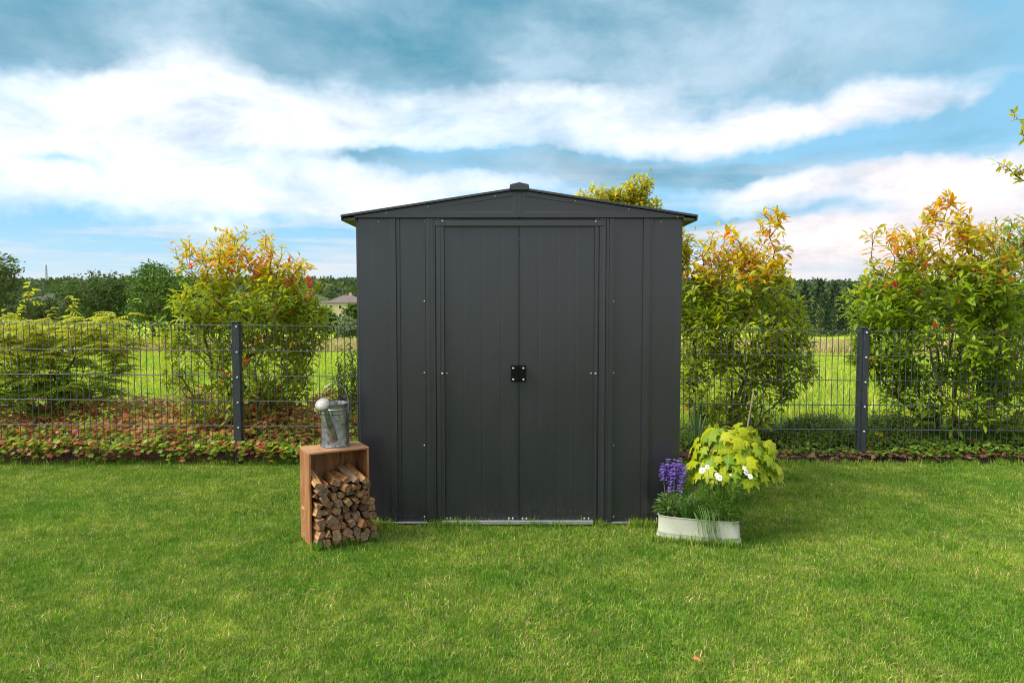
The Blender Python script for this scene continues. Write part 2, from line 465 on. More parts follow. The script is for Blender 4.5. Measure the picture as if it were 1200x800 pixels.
def patch_material():
    m, t, b = mat('lawn_blade', rough=.5, spec=.22)
    at = t.node('ShaderNodeAttribute', attribute_name='Col')
    g = t.node('ShaderNodeNewGeometry')
    n1 = t.noise(g.outputs['Position'], 1.3, 4, .55); n2 = t.noise(t.mapping(g.outputs['Position'], (1,1,0), (7,3,0)), 3.6, 5, .6)
    n3 = t.noise(t.mapping(g.outputs['Position'], (1,1,0), (1,9,0)), 12, 3, .5)
    f1 = t.ramp(n1, [(.38, (.76,.92,.70)), (.52, (1,1,1)), (.66, (1.22,1.16,1.12))])
    f2 = t.ramp(n2, [(.36, (.76,.88,.78)), (.5, (1,1,1)), (.66, (1.30,1.17,1.35))])
    f3 = t.ramp(n3, [(.35, (.8,.86,.8)), (.65, (1.2,1.12,1.15))])
    col = t.mix(1.0, t.mix(1.0, t.mix(1.0, at.outputs['Color'], f1, 'MULTIPLY'), f2, 'MULTIPLY'), f3, 'MULTIPLY')
    t.l.new(col, b.inputs['Base Color'])
    tr = t.node('ShaderNodeBsdfTranslucent'); t.l.new(t.mix(1.0, col, (1.1,1.1,.6), 'MULTIPLY'), tr.inputs[0])
    mx = t.node('ShaderNodeMixShader'); mx.inputs[0].default_value = .3
    t.l.new(b.outputs[0], mx.inputs[1]); t.l.new(tr.outputs[0], mx.inputs[2])
    t.l.new(mx.outputs[0], t.n['Material Output'].inputs[0])
    return m
M['lawn_blade'] = patch_material()

def scatter(name, pts, meshes, smin, smax, label, cat):
    coll = bpy.data.collections.new(name+'_pieces')
    for i, me in enumerate(meshes):
        o = bpy.data.objects.new(name+'_piece', me); coll.objects.link(o)
    me = bpy.data.meshes.new(name); me.vertices.add(len(pts)); me.vertices.foreach_set('co', np.asarray(pts, np.float32).ravel())
    o = link(name, me); tag(o, label, cat, kind='stuff')
    ng = bpy.data.node_groups.new(name+'_scatter', 'GeometryNodeTree')
    ng.interface.new_socket('Geometry', in_out='INPUT', socket_type='NodeSocketGeometry')
    ng.interface.new_socket('Geometry', in_out='OUTPUT', socket_type='NodeSocketGeometry')
    N, L = ng.nodes, ng.links
    gi = N.new('NodeGroupInput'); go = N.new('NodeGroupOutput')
    ci = N.new('GeometryNodeCollectionInfo'); ci.inputs[0].default_value = coll
    ci.inputs['Separate Children'].default_value = True; ci.inputs['Reset Children'].default_value = True
    iop = N.new('GeometryNodeInstanceOnPoints'); iop.inputs['Pick Instance'].default_value = True
    rv = N.new('FunctionNodeRandomValue'); rv.data_type = 'FLOAT_VECTOR'
    rv.inputs[0].default_value = (-.06,-.06,0); rv.inputs[1].default_value = (.06,.06,6.283)
    rs = N.new('FunctionNodeRandomValue'); rs.data_type = 'FLOAT'; rs.inputs[2].default_value = smin; rs.inputs[3].default_value = smax; rs.inputs['Seed'].default_value = 3
    ri = N.new('FunctionNodeRandomValue'); ri.data_type = 'INT'; ri.inputs[4].default_value = 0; ri.inputs[5].default_value = len(meshes)-1; ri.inputs['Seed'].default_value = 9
    L.new(gi.outputs[0], iop.inputs['Points']); L.new(ci.outputs[0], iop.inputs['Instance'])
    L.new(ri.outputs[2], iop.inputs['Instance Index']); L.new(rv.outputs[0], iop.inputs['Rotation']); L.new(rs.outputs[1], iop.inputs['Scale'])
    L.new(iop.outputs[0], go.inputs[0])
    md = o.modifiers.new('scatter', 'NODES'); md.node_group = ng
    return o

GREENS = np.array([(.105,.26,.010),(.14,.32,.013),(.08,.21,.015),(.21,.36,.016),(.14,.30,.035),(.26,.38,.025)])
def on_grass(x, y):
    # clear of shed and bed
    if -.89 < x < .98 and 4.055 < y < 5.5: return False
    return True
def build_grass():
    pm = [blade_patch('lawn_patch', 300, .10, .018, .040, .0032, .55, .12, s, GREENS) for s in range(6)]
    pm += [blade_patch('lawn_patch', 300, .10, .018, .042, .0034, .75, .30, 20+s, GREENS) for s in range(2)]
    pts = []
    g = np.random.default_rng(5)
    for _ in range(13500):
        y = g.uniform(.9, 5.60); x = g.uniform(-1, 1)*(y*.74+.6)
        if on_grass(x, y): pts.append((x, y, -.024))
    # behind / beside the view, thinner
    for _ in range(2600):
        y = g.uniform(-3, 5.6); x = g.uniform(-7, 7)
        if on_grass(x, y): pts.append((x, y, -.024))
    scatter('lawn_grass', pts, pm, .8, 1.2, 'short mown green grass with dry straw coloured blades', 'grass')
    # longer uncut blades hugging the shed, crate and planter
    pm = [blade_patch('edge_patch', 26, .035, .03, .085, .004, .35, .12, 40+s, GREENS) for s in range(4)]
    pts = []
    for _ in range(320):
        x = g.uniform(-.9, .98)
        if noise.noise((x*4.5, 3.1, 0)) > .02 or g.uniform() < .12: pts.append((x, 4.040+g.normal(0, .012), -.024))
    for _ in range(60): 
        s = g.uniform(0, 1); pts.append((-1.033+.278*s+.01, 3.64+.16*s, -.024)) if s > .0 else None
    for _ in range(60):
        s = g.uniform(0, 1); pts.append((.74+.47*s, 3.79-.12*s+g.normal(0, .01), -.024))
    for _ in range(420): pts.append((g.uniform(-4.6, 4.6), 5.60+g.normal(0, .04), -.024))
    scatter('edge_grass', pts, pm, .7, 1.15, 'longer uncut grass blades hugging the foot of the shed', 'grass')
    # meadow beyond
    MG = np.array([(.32,.46,.02),(.40,.53,.03),(.26,.40,.02),(.48,.50,.06)])
    pm = [blade_patch('meadow_patch', 90, .30, .06, .22, .010, .7, .10, 60+s, MG) for s in range(4)]
    pts = []
    for _ in range(9000):
        y = 6.6+34*g.uniform(0, 1)**1.4; x = g.uniform(-1, 1)*(y*.78+1)
        pts.append((x, y, terrain(x, y)-.03))
    scatter('meadow_grass', pts, pm, .8, 1.4, 'bright green unmown meadow grass beyond the fence', 'grass')
    pm = [blade_patch('straw_patch', 80, .5, .25, .55, .03, .5, 0, 80+s, np.array([(.50,.40,.18),(.62,.50,.28),(.42,.34,.14),(.34,.36,.12)])) for s in range(3)]
    pts = []
    for _ in range(4500):
        y = g.uniform(33, 72); x = g.uniform(-1, 1)*(y*.78+1)
        pts.append((x, y, terrain(x, y)-.03))
    scatter('dry_grass', pts, pm, .8, 1.3, 'tall dry straw coloured grass at the far side of the field', 'grass')
build_grass()

# ================================================================== SHED
def build_shed():
    Y0 = 4.06
    root = empty('garden_shed', (0, Y0, 0), 'anthracite metal garden shed with low pitched roof and two closed sliding doors', 'shed')
    def X(px, py=440): return P(px, py, Y0).x
    def Z(py): return P(608, py, Y0).z
    m, t, b = mat('shed_metal', (.03,.03,.03), .36, 0, .85)
    tcn = t.node('ShaderNodeTexCoord')
    n = t.noise(t.mapping(tcn.outputs['Object'], (1,1,.35)), 3, 5, .6); n2 = t.noise(tcn.outputs['Object'], 180, 2, .5)
    sc_ = t.ramp(n, [(.3, (.0150,.0150,.0225)), (.7, (.0200,.0200,.0290))])
    # dried mud splashes low on the sheets and faint run marks
    so = t.node('ShaderNodeSeparateXYZ'); gm = t.node('ShaderNodeNewGeometry'); t.l.new(gm.outputs['Position'], so.inputs[0])
    sp_ = t.noise(gm.outputs['Position'], 55, 4, .7); lo = t.ramp(so.outputs[2], [(.0, 1), (.16, 0)])
    sc_ = t.mix(t.math('MULTIPLY', t.ramp(sp_, [(.50, 0), (.62, .55)]), lo), sc_, (.085,.075,.055))
    run = t.noise(t.mapping(gm.outputs['Position'], (16, 16, .7)), 1.5, 5, .65)
    sc_ = t.mix(t.ramp(run, [(.55, 0), (.75, .22)]), sc_, (.05,.05,.048))
    t.l.new(sc_, b.inputs['Base Color'])
    t.l.new(t.ramp(n, [(.3, .27), (.7, .36)]), b.inputs['Roughness'])
    bump(t, b, t.math('ADD', t.math('MULTIPLY', n, 4.), t.math('MULTIPLY', n2, .10)), .32, .004)
    M['shed'] = m
    M['black'] = mat('black_plastic', (.003,.003,.003), .6, 0, .15)[0]
    M['zinc'] = noisy('zinc', (.50,.50,.50), (.68,.68,.67), 30, .35, .8)
    M['brass'] = mat('screw_metal', (.62,.55,.38), .35, .8)[0]
    M['soffit'] = noisy('soffit', (.17,.16,.11), (.24,.22,.16), 20, .6)
    zb, zt = .012, Z(256)                      # wall base / wall top
    L, Rr = X(416.5, 256), X(800.5, 256)
    cx = (L+Rr)/2
    DEP = 1.40
    th = .0015
    def panel(px0, px1, y, z0, z1, name, depth=.012, **k):
        return MB().box(X(px0), X(px1), y, y+depth, z0, z1).build(name, M['shed'], root, bevel=.0015, **k)
    # front wall panels as folded sheets: flat, raised batten, flat
    def folded(pts, z0, z1, name, back=.02):
        """pts: list of (x, y) outline of the sheet seen from above, front face at y"""
        mb = MB(); n = len(pts)
        vs = [(x, y, z0) for x, y in pts]+[(x, y, z1) for x, y in pts]+[(x, back, z0) for x, y in pts]+[(x, back, z1) for x, y in pts]
        fs = []
        for i in range(n-1):
            fs.append((i, i+1, n+i+1, n+i)); fs.append((n+i, n+i+1, 3*n+i+1, 3*n+i)); fs.append((i, 2*n+i, 2*n+i+1, i+1)); fs.append((2*n+i, 3*n+i, 3*n+i+1, 2*n+i+1))
        fs.append((0, n, 3*n, 2*n)); fs.append((n-1, 3*n-1, 4*n-1, 2*n-1))
        mb.add(vs, fs)
        return mb.build(name, M['shed'], root, bevel=0)
    wall_y = .012
    def rib(x0, x1, h=.012, s=.003): return [(x0-.0, wall_y), (x0+s*.2, wall_y-h), (x1-s, wall_y-h), (x1, wall_y)]
    def stepline(x, d=.0025, w_=.004): return [(x-w_, wall_y), (x, wall_y-d), (x+w_, wall_y)]
    w1 = folded([(L, wall_y)]+stepline(X(421))+[(X(440), wall_y-.001)]+rib(X(457.5), X(465.5))+stepline(X(470))+[(X(499), wall_y)], zb, zt, 'wall_panel')
    w2 = folded([(X(718), wall_y)]+[(X(725), wall_y)]+[(X(745), wall_y)]+rib(X(752.5), X(761))+stepline(X(765))+[(X(785), wall_y-.001)]+[(Rr, wall_y)], zb, zt, 'wall_panel')
    # mullions beside the doors
    def mull(xs, name):
        return folded(xs, zb, zt-.001, name, .022)
    j1 = mull([(X(499.4), .010), (X(499.8), -.008), (X(504), -.008), (X(505.5), -.005), (X(508.3), -.005), (X(509.3), -.011), (X(510.8), -.011), (X(511.2), .004), (X(512), .004), (X(512.2), -.009), (X(516.5), -.009), (X(517), -.006), (X(521), -.006), (X(521.4), .010)], 'door_jamb')
    j2 = mull([(X(695.8), .010), (X(696.2), -.006), (X(699.4), -.006), (X(699.6), .004), (X(701), .004), (X(701.4), -.009), (X(705.5), -.009), (X(707), -.011), (X(708.5), -.011), (X(709.5), -.005), (X(712.5), -.005), (X(713.5), -.010), (X(715), -.010), (X(717.8), -.007), (X(717.9), .010)], 'door_jamb')
    # header over the doors
    hd = MB(); hd.box(X(510.5), X(707.5), -.014, .006, Z(265.3), Z(257.6)).build('door_header', M['shed'], root, bevel=.002)
    MB().box(L+.004, Rr-.004, .0235, .030, Z(262), Z(251)).build('gap_filler', M['shed'], root)  # filler added behind the header gap to keep bright sky from showing through
    # doors with shallow pressed ribs
    def door(px0, px1, ribs, dy):
        pts = [(X(px0), dy)]
        for r_ in ribs: pts += [(X(r_-1.6), dy), (X(r_-.2), dy+.0010), (X(r_+.8), dy+.0010), (X(r_+2.6), dy)]
        pts += [(X(px1), dy)]
        return folded(pts, Z(609.5), Z(264.5), 'sliding_door', dy+.012)
    d1 = door(520.6, 607.8, (543, 565, 587), .012)
    d2 = door(608.6, 696.6, (631, 653, 674), .009)
    # small turned edge on the meeting stile
    MB().box(X(606.4), X(607.9), .004, .0115, Z(609), Z(265)).build('edge_strip', M['shed'], d1, bevel=.001)
    for d_, s in ((d1, -1), (d2, 1)):
        hx0, hx1 = (X(599.0), X(607.9)) if s < 0 else (X(608.2), X(616.4))
        hnd = MB().box(hx0, hx1, -.016, .006, Z(447), Z(428)).box(hx0+.0006, hx1-.0006, -.022, -.0155, Z(446), Z(429)).build('handle', M['black'], d_, bevel=.0012)
    # screws
    sm = MB().lathe([(.0052, 0), (.0052, .002), (.0038, .0038), (.0012, .0044)], 10).mesh('screw', M['brass'], smooth=True)
    sz = MB().lathe([(.0058, 0), (.0058, .002), (.0038, .0038), (.0012, .0044)], 10).mesh('screw', M['zinc'], smooth=True)
    def screw(px, py, y, par, me=sm):
        o = link('screw', me, par, (X(px, py), y, Z(py)), (PI/2, 0, 0)); return o
    for px, py in ((443, 259.5), (442.5, 608)): screw(px, py, .0105, w1)
    for px, py in ((775, 260), (770, 608)): screw(px, py, .0105, w2)
    for py in (259.5, 353, 437, 522, 606): screw(497.3, py, .0118, w1); screw(719.2, py, .0118, w2)
    screw(519, 259.5, -.0145, root); screw(698, 260, -.0145, root)
    for px, dd in ((518.6, j1), (697.8, j2)): screw(px, 437.5, -.0065, dd, sz)
    for px, dd in ((523.4, d1), (693, d2)): screw(px, 437.5, .0115 if dd is d1 else .0085, dd)
    for px in (523.5, 527.5, 596.5, 601): screw(px, 607.6, .0115, d1, sz)
    for px in (612.5, 617, 685, 690): screw(px, 607.6, .0085, d2, sz)
    for px in (601.6, 613.4):
        for py in (431, 444.2): screw(px, py, -.0222, d1 if px < 608 else d2, sz)
    # sill track and base rails
    MB().box(X(518), X(696), -.028, .020, .006, .016).box(X(518), X(696), -.028, -.022, .016, .024).box(X(518), X(696), -.006, .0, .016, .022).build('door_track', M['zinc'], root, bevel=.001)
    for a_, b_ in ((L-.004, X(517.5)), (X(696.5), Rr+.004)): MB().box(a_, b_, -.004, .030, .002, .011).build('base_rail', M['zinc'], root, bevel=.001)
    # side and back walls, ribbed
    for sgn, xx, nm in ((-1, L, 'side_wall'), (1, Rr, 'side_wall')):
        mb = MB(); ys = [.022]+[y for k in range(5) for y in (.2+k*.26, .215+k*.26, .245+k*.26, .26+k*.26)]+[DEP]
        off = [0]+[o_ for k in range(5) for o_ in (0, .012, .012, 0)]+[0]
        n = len(ys); vs = []
        for z in (zb, zt-.002):
            for y, o_ in zip(ys, off): vs.append((xx+sgn*(o_-.012), y, z))
        for z in (zb, zt-.002):
            for y, o_ in zip(ys, off): vs.append((xx-sgn*.02, y, z))
        fs = []
        for i in range(n-1): fs += [(i, i+1, n+i+1, n+i), (2*n+i, 3*n+i, 3*n+i+1, 2*n+i+1), (n+i, n+i+1, 3*n+i+1, 3*n+i)]
        mb.add(vs, fs); mb.build(nm, M['shed'], root)
    MB().box(L, Rr, DEP+.001, DEP+.013, zb, zt).build('back_wall', M['shed'], root)
    # gable: two pressed sheets meeting under the ridge
    zg0 = Z(255.4); zcap = Z(222)
    ex0, ex1 = X(401.5, 256), X(815.5, 256)
    def gz(x):  # underside of the roof line
        h = Z(255.2); a = Z(223.0)
        return h+(a-h)*(1-abs(x-cx)/(ex1-cx)) - .002
    gl = L-.004; gr = Rr+.004
    for s in (-1, 1):
        e = gl if s < 0 else gr
        cxs = cx+s*.001
        outer = [(e, zg0), (cxs, zg0), (cxs, gz(cx)), (e, max(gz(e), zg0+.004))]
        # inset pressed panel
        a = cx+s*.030; bx = cx+s*.62
        iz0 = zg0+.030
        def lp(f): return (a+(bx-a)*f)
        inner = [(bx, iz0+.0), (a, iz0), (a, gz(a)-.025), (bx, max(gz(bx)-.025, iz0+.012))]
        y0, y1 = -.020, -.0168
        vs = [(x, y0, z) for x, z in outer]+[(x, y0, z) for x, z in inner]+[(x+(s*.006 if abs(x-cx) < .1 else -s*.03), (y0+.0003, y1, y0+.0012, y0+.0003)[q_], z+(.006 if z == iz0 else -.006)) for q_, (x, z) in enumerate(inner)]
        vs += [(x, .02, z) for x, z in outer]
        fs = []
        for i in range(4):
            j = (i+1) % 4
            fs.append((i, j, 4+j, 4+i)); fs.append((4+i, 4+j, 8+j, 8+i)); fs.append((i, 12+i, 12+j, j))
        fs.append((8, 9, 10, 11)); fs.append((12, 13, 14, 15))
        g_ = MB().add(vs, fs).build('gable_panel', M['shed'], root)
        for px, py in (((453, 250), (502, 243), (580, 230)) if s < 0 else ((674, 234), (736, 245), (793, 254))):
            z_ = gz(X(px, py))-.012
            link('screw', sm, g_, (X(px, py), -.0205, z_), (PI/2, 0, 0))
        # trim under the roof: mid seam strip
    MB().box(cx-.008, cx+.010, -.0245, -.0203, zg0+.001, gz(cx)-.012).build('seam_strip', M['shed'], root, bevel=.001)
    # back gable
    MB().prism([(gl, zg0), (gr, zg0), (gr, gz(gr)), (cx, gz(cx)), (gl, gz(gl))], DEP-.01, DEP+.0).build('back_gable', M['shed'], root)
    # roof: two sheets of ribbed panels
    sl_h = gz(cx)-gz(ex1); run = ex1-cx
    ang = math.atan2(sl_h, run)
    for s in (-1, 1):
        mb = MB()
        pts = []
        w0 = run/math.cos(ang)
        ys = [-.035]; y = -.035; off = [0]
        k = 0
        for k in range(5):
            c_ = .10+k*.29
            for d_, o_ in ((-.02, 0), (-.012, .014), (.012, .014), (.02, 0)): ys.append(c_+d_); off.append(o_)
        ys.append(DEP+.03); off.append(0)
        n = len(ys); vs = []
        for dz in (.004, -.002):
            for yy, o_ in zip(ys, off):
                for q in (.0, 1.):
                    x = cx+s*(.004+q*run); z = gz(cx)+.006-q*sl_h+dz+(o_ if dz > 0 else o_)
                    vs.append((x, yy, z))
        fs = []
        for i in range(n-1):
            fs.append((2*i, 2*i+1, 2*i+3, 2*i+2)); fs.append((2*n+2*i, 2*n+2*i+2, 2*n+2*i+3, 2*n+2*i+1))
            fs.append((2*i+1, 2*n+2*i+1, 2*n+2*i+3, 2*i+3))
        fs.append((0, 2*n, 2*n+1, 1)); fs.append((2*n-2, 2*n-1, 4*n-1, 4*n-2))
        r_ = mb.add(vs, fs).build('roof_panel', M['shed'], root)
        # front rake trim: thin angle along the slope
        mb = MB()
        p0 = (cx+s*.022, gz(cx)+.0145-.022*math.tan(ang)); p1 = (cx+s*(run+.0), gz(cx)+.0145-run*math.tan(ang))
        mb.prism([(p0[0], p0[1]), (p1[0], p1[1]), (p1[0], p1[1]-.013), (p0[0], p0[1]-.013)], -.042, -.0365)
        mb.build('rake_trim', M['shed'], r_, bevel=.001)
        # eave fascia, running back
        ex = cx+s*run
        mb = MB(); zz = gz(ex1)
        mb.box(min(ex, ex-s*.006), max(ex, ex-s*.006), -.040, DEP+.03, zz-.018, zz+.010)
        mb.build('eave_fascia', M['shed'], root, bevel=.001)
        MB().prism([(ex-s*.007, zz-.002), (ex-s*.007, zz-.016), ((L+.0 if s < 0 else Rr), zz-.012), ((L if s < 0 else Rr), zz+.004)], -.012, DEP+.02).build('soffit', M['soffit'], root)
    # ridge cap
    zc = gz(cx)+.016
    MB().prism([(cx-.054, zc-.006), (cx-.052, zc+.010), (cx, zc+.022), (cx+.052, zc+.010), (cx+.054, zc-.006), (cx+.046, zc-.022), (cx-.046, zc-.022)], -.060, DEP+.05).build('ridge_cap', M['shed'], root, bevel=.003)
build_shed()

# ================================================================== FENCE
def build_fence():
    M['fence'] = noisy('fence_coating', (.030,.037,.043), (.045,.053,.060), 30, .42, 0, .5)
    M['wire'] = noisy('wire_coating', (.050,.058,.066), (.075,.085,.095), 30, .4, .0, .5)
    M['bolt'] = mat('bolt_steel', (.72,.72,.70), .3, .6)[0]
    pL = P(0, 380, 5.62); pR = P(1200, 391, 5.80)
    dx = pR-pL; yaw = math.atan2(dx.y, dx.x); slope = math.atan2(dx.z, math.hypot(dx.x, dx.y))
    p0 = P(276, 381, pL.y+(276/1200)*(pR.y-pL.y))
    root = empty('wire_mesh_fence', (p0.x, p0.y, 0), 'dark grey double wire mesh fence with square posts behind the shed', 'fence', rot=(0, 0, yaw))
    top0 = p0.z
    sl = math.tan(slope)
    def top(x): return top0+sl*x
    SP = 2.51
    # wires share one mesh per kind
    hme = MB().tube([(0,-.0075,0), (SP-.01,-.0075,0)], .0031, 6).tube([(0,.0075,0), (SP-.01,.0075,0)], .0031, 6).mesh('horizontal_wire', M['wire'], smooth=True)
    vme = MB().tube([(0,0,-1.05), (0,0,.014)], .0028, 6).mesh('vertical_wire', M['wire'], smooth=True)
    for k in range(-1, 3):
        x0 = k*SP
        if k == -1: pass
        for j in range(6):
            link('horizontal_wire', hme, root, (x0+.005, 0, top(x0)-.2*j), (0, -slope, 0))
        for i in range(1, 50):
            x = x0+i*SP/50
            if -.9+.15 < (x+p0.x) < .98-.15 and (i % 1): continue
            link('vertical_wire', vme, root, (x+rnd.gauss(0, .0008), 0, top(x)), (rnd.gauss(0, .002), rnd.gauss(0, .0022), 0))
    cap = None
    for k in range(-1, 4):
        x = k*SP; t_ = top(x)
        mb = MB().box(-.030, .030, -.012, .048, -.02, t_+.022)
        post = mb.build('post', M['fence'], root, bevel=.003, loc=(x, 0, 0))
        MB().box(-.006, .034, -.024, -.0125, t_-1.08, t_+.014).build('cover_strip', M['fence'], post, bevel=.002)
        MB().box(-.033, .033, -.026, .051, t_+.0225, t_+.030).build('post_cap', M['fence'], post, bevel=.002)
        bme = MB().lathe([(.009, 0), (.009, .003), (.006, .007), (.001, .008)], 12).mesh('bolt', M['bolt'], smooth=True)
        for j in range(6):
            link('bolt', bme, post, (.014, -.0245, t_-.2*j-.012), (PI/2, 0, 0))
build_fence()

# ================================================================== CRATE, LOGS, WATERING CAN
def build_crate():
    A = Vector((-1.049, 3.66, 0)); yaw = math.atan2(.16, .278)
    m, t, b = mat('crate_wood', rough=.62, spec=.3)
    tcn = t.node('ShaderNodeTexCoord'); oi = t.node('ShaderNodeObjectInfo')
    v = t.mapping(tcn.outputs['Object'], (9, 9, 1.0))
    n = t.noise(v, 5, 6, .65, .8); n2 = t.noise(tcn.outputs['Object'], 9, 4, .6); n3 = t.noise(t.mapping(tcn.outputs['Object'], (40,40,2)), 6, 3, .6)
    c = t.ramp(n, [(.30, (.12,.045,.016)), (.5, (.31,.118,.038)), (.72, (.47,.215,.08))])
    c = t.mix(t.ramp(n2, [(.5, 0), (.75, .55)]), c, (.30,.18,.10))
    c = t.mix(t.math('MULTIPLY', n3, .3), c, (.45,.26,.13))
    t.l.new(c, b.inputs['Base Color']); bump(t, b, t.math('ADD', n, n3), .35, .003)
    m2, t, b = mat('crate_wood_side', rough=.7, spec=.25)
    tcn = t.node('ShaderNodeTexCoord')
    v = t.mapping(tcn.outputs['Object'], (1.2, 9, 9))
    n = t.noise(v, 6, 6, .65, .8); n3 = t.noise(tcn.outputs['Object'], 14, 4, .65)
    c = t.ramp(n, [(.30, (.20,.10,.05)), (.5, (.37,.185,.092)), (.72, (.50,.30,.165))])
    c = t.mix(t.ramp(n3, [(.45, 0), (.72, .7)]), c, (.30,.16,.09))
    t.l.new(c, b.inputs['Base Color']); bump(t, b, n, .35, .003)
    root = empty('wooden_crate', A, 'open wooden crate stood on end beside the shed, filled with split firewood', 'crate', rot=(0, 0, yaw))
    W, D, H, T = .322, .19, .497, .011
    MB().box(0, T, 0, D, .004, H-T-.0005).build('side_board', m, root, bevel=.0015)
    MB().box(W-T, W, 0, D, .004, H-T-.0005).build('side_board', m, root, bevel=.0015)
    MB().box(0, W, -.001, D, H-T, H).build('top_board', m2, root, bevel=.0015)
    MB().box(T+.0005, W-T-.0005, 0, D, .004, .004+T).build('bottom_board', m, root, bevel=.0015)
    n = 3; x = 0
    for i, wd in enumerate((.118, .104, .099)):
        MB().box(x+.0008, x+wd-.0008, D+.0005, D+.009, .004, H).build('back_board', m, root, bevel=.001); x += wd
    # ---- logs
    def wood(name, ramp, end=False):
        m, t, b = mat(name, rough=.85, spec=.15)
        tcn = t.node('ShaderNodeTexCoord'); oi = t.node('ShaderNodeObjectInfo')
        sc = (30, 3, 30) if not end else (35, 4, 35)
        ofs = t.node('ShaderNodeVectorMath', operation='ADD')
        t.l.new(tcn.outputs['Object'], ofs.inputs[0]); t.l.new(oi.outputs['Random'], ofs.inputs[1])
        v = t.mapping(ofs.outputs[0], sc)
        n = t.noise(v, 2.5, 6, .7, .5)
        n2 = t.noise(ofs.outputs[0], 45, 4, .6)
        c = t.ramp(n, ramp)
        # per piece tone: fresh orange to weathered grey
        tone = t.ramp(oi.outputs['Random'], [(0, (.42,.33,.27)), (.2, (.80,.70,.60)), (.4, (1.35,1.12,.85)), (.6, (1.05,.82,.60)), (.8, (.70,.46,.30)), (1, (.85,.86,.86))])
        c = t.mix(1.0, c, tone, 'MULTIPLY')
        c = t.mix(t.ramp(n2, [(.5, 0), (.7, .5)]), c, (.09,.06,.04))
        t.l.new(c, b.inputs['Base Color']); bump(t, b, t.math('ADD', n, n2), .7, .006)
        return m
    mside = wood('split_wood', [(.3, (.11,.06,.035)), (.5, (.40,.255,.14)), (.72, (.64,.46,.27))])
    mend = wood('end_grain', [(.3, (.10,.075,.055)), (.5, (.25,.195,.145)), (.72, (.46,.37,.28))], True)
    rl = random.Random(3)
    rowname = ['bottom', 'second', 'third', 'fourth', 'fifth', 'sixth', 'seventh', 'eighth', 'ninth', 'topmost']
    ordn = ['first', 'second', 'third', 'fourth', 'fifth', 'sixth', 'seventh', 'eighth', 'ninth']
    fm = Matrix.Translation(A) @ Matrix.Rotation(yaw, 4, 'Z')
    def log(u, v, rx, rz, shape, out, ln, roll, yw, pitch, label, name='split_log'):
        """cross-section polygon in XZ, along +Y (into the crate)"""
        n = len(shape)
        mb = MB(); vs = []; fs = []; steps = 5
        jit = [(rl.uniform(-.06, .06), rl.uniform(-.06, .06)) for _ in range(n)]
        for i in range(steps+1):
            s = i/steps; y = -out+ln*s
            k = 1-.06*(i in (0, steps))+rl.uniform(-.03, .03)
            for j, (a, b_) in enumerate(shape):
                vs.append(((a+jit[j][0]*s)*rx*k, y+rl.uniform(-.003, .003), (b_+jit[j][1]*s)*rz*k))
        for i in range(steps):
            for j in range(n): fs.append((i*n+j, i*n+(j+1) % n, (i+1)*n+(j+1) % n, (i+1)*n+j))
        mb.add(vs, fs); mb.cur = 1
        mb.add([vs[j] for j in range(n)], [tuple(range(n))]); mb.add([vs[steps*n+j] for j in range(n)], [tuple(range(n))])
        o = mb.build(name, [mside, mend], None)
        o.matrix_world = fm @ Matrix.Translation((u, 0, v)) @ Euler((pitch, roll, yw)).to_matrix().to_4x4()
        tag(o, label, 'firewood', 'split logs stacked in the wooden crate')
        return o
    shapes = [[(-1,-.8),(.9,-1),(1,.7),(-.7,1)], [(-1,-.9),(1,-.7),(.2,1)], [(-.9,-.9),(1,-.9),(.9,.6),(0,1),(-1,.5)],
              [(-1,.1),(0,-1),(1,0),(.1,1)], [(-1,-.6),(.6,-1),(1,.2),(.3,.9),(-.8,.8)], [(-1,-1),(1,-.6),(.8,.9),(-.4,.7)]]
    def desc(k, i): return ['grey weathered', 'pale tan', 'brown', 'rough split', 'orange brown'][(k*3+i*2) % 5]
    z = .032
    inner0, inner1 = T+.004, W-T-.002
    rows = 8
    for k in range(rows):
        hgt = rl.uniform(.0185, .0225)
        cnt = 7 if k % 2 == 0 else 6
        if k == rows-1: cnt = 6
        ws = [rl.uniform(.5, 1.5) for _ in range(cnt)]; tot = sum(ws); x = inner0
        for i, ww in enumerate(ws):
            wd = ww/tot*(inner1-inner0); u = x+wd/2; x += wd
            out = rl.uniform(.0, .05)+(.028 if u > .2 else .0)*(1-k/10)+.012
            if k < 3: out += .012
            ln = min(.185+out-.012, rl.uniform(.17, .22))
            zz = z+rl.uniform(-.008, .008)
            lab = 'split log end, %s from the left in the %s row %s' % (ordn[i], rowname[k] if k else 'bottom', 'of the stack' if k == 0 else 'up of the stack')
            rr_ = .5*(wd*.5+hgt)*rl.uniform(.88, 1.12); log(u, zz, rr_*1.06, rr_*rl.uniform(.85, 1.1), rl.choice(shapes), out, ln, rl.uniform(-PI, PI), rl.uniform(-.10, .22), rl.uniform(-.04, .12), lab)
        z += hgt*1.90
    # loose sloping pieces on top
    log(.035, z+.012, .024, .019, shapes[4], .05, .20, .2, .12, .30, 'long pale split log slanting down at the top left of the pile')
    log(.075, z+.000, .018, .014, shapes[1], .045, .19, -.2, .20, .22, 'slim pale split log slanting beside the top left log')
    log(.135, z-.002, .026, .019, shapes[0], .03, .17, .3, -.05, .02, 'broad brown log lying in the middle of the top of the pile')
    log(.185, z+.004, .020, .016, shapes[2], .03, .17, -.4, .1, .03, 'short grey log right of the middle on top of the pile')
    log(.235, z+.008, .019, .017, shapes[5], .045, .20, .5, .28, .26, 'orange brown split log slanting at the top right of the pile')
    log(.275, z+.006, .022, .018, shapes[0], .06, .22, .6, .26, .24, 'dark brown split log slanting down against the right crate wall')
    # logs spilling in front of the right side
    log(.322, .030, .022, .018, shapes[0], .052, .05, .15, .1, 0, 'reddish brown log lying in the grass at the right foot of the crate')
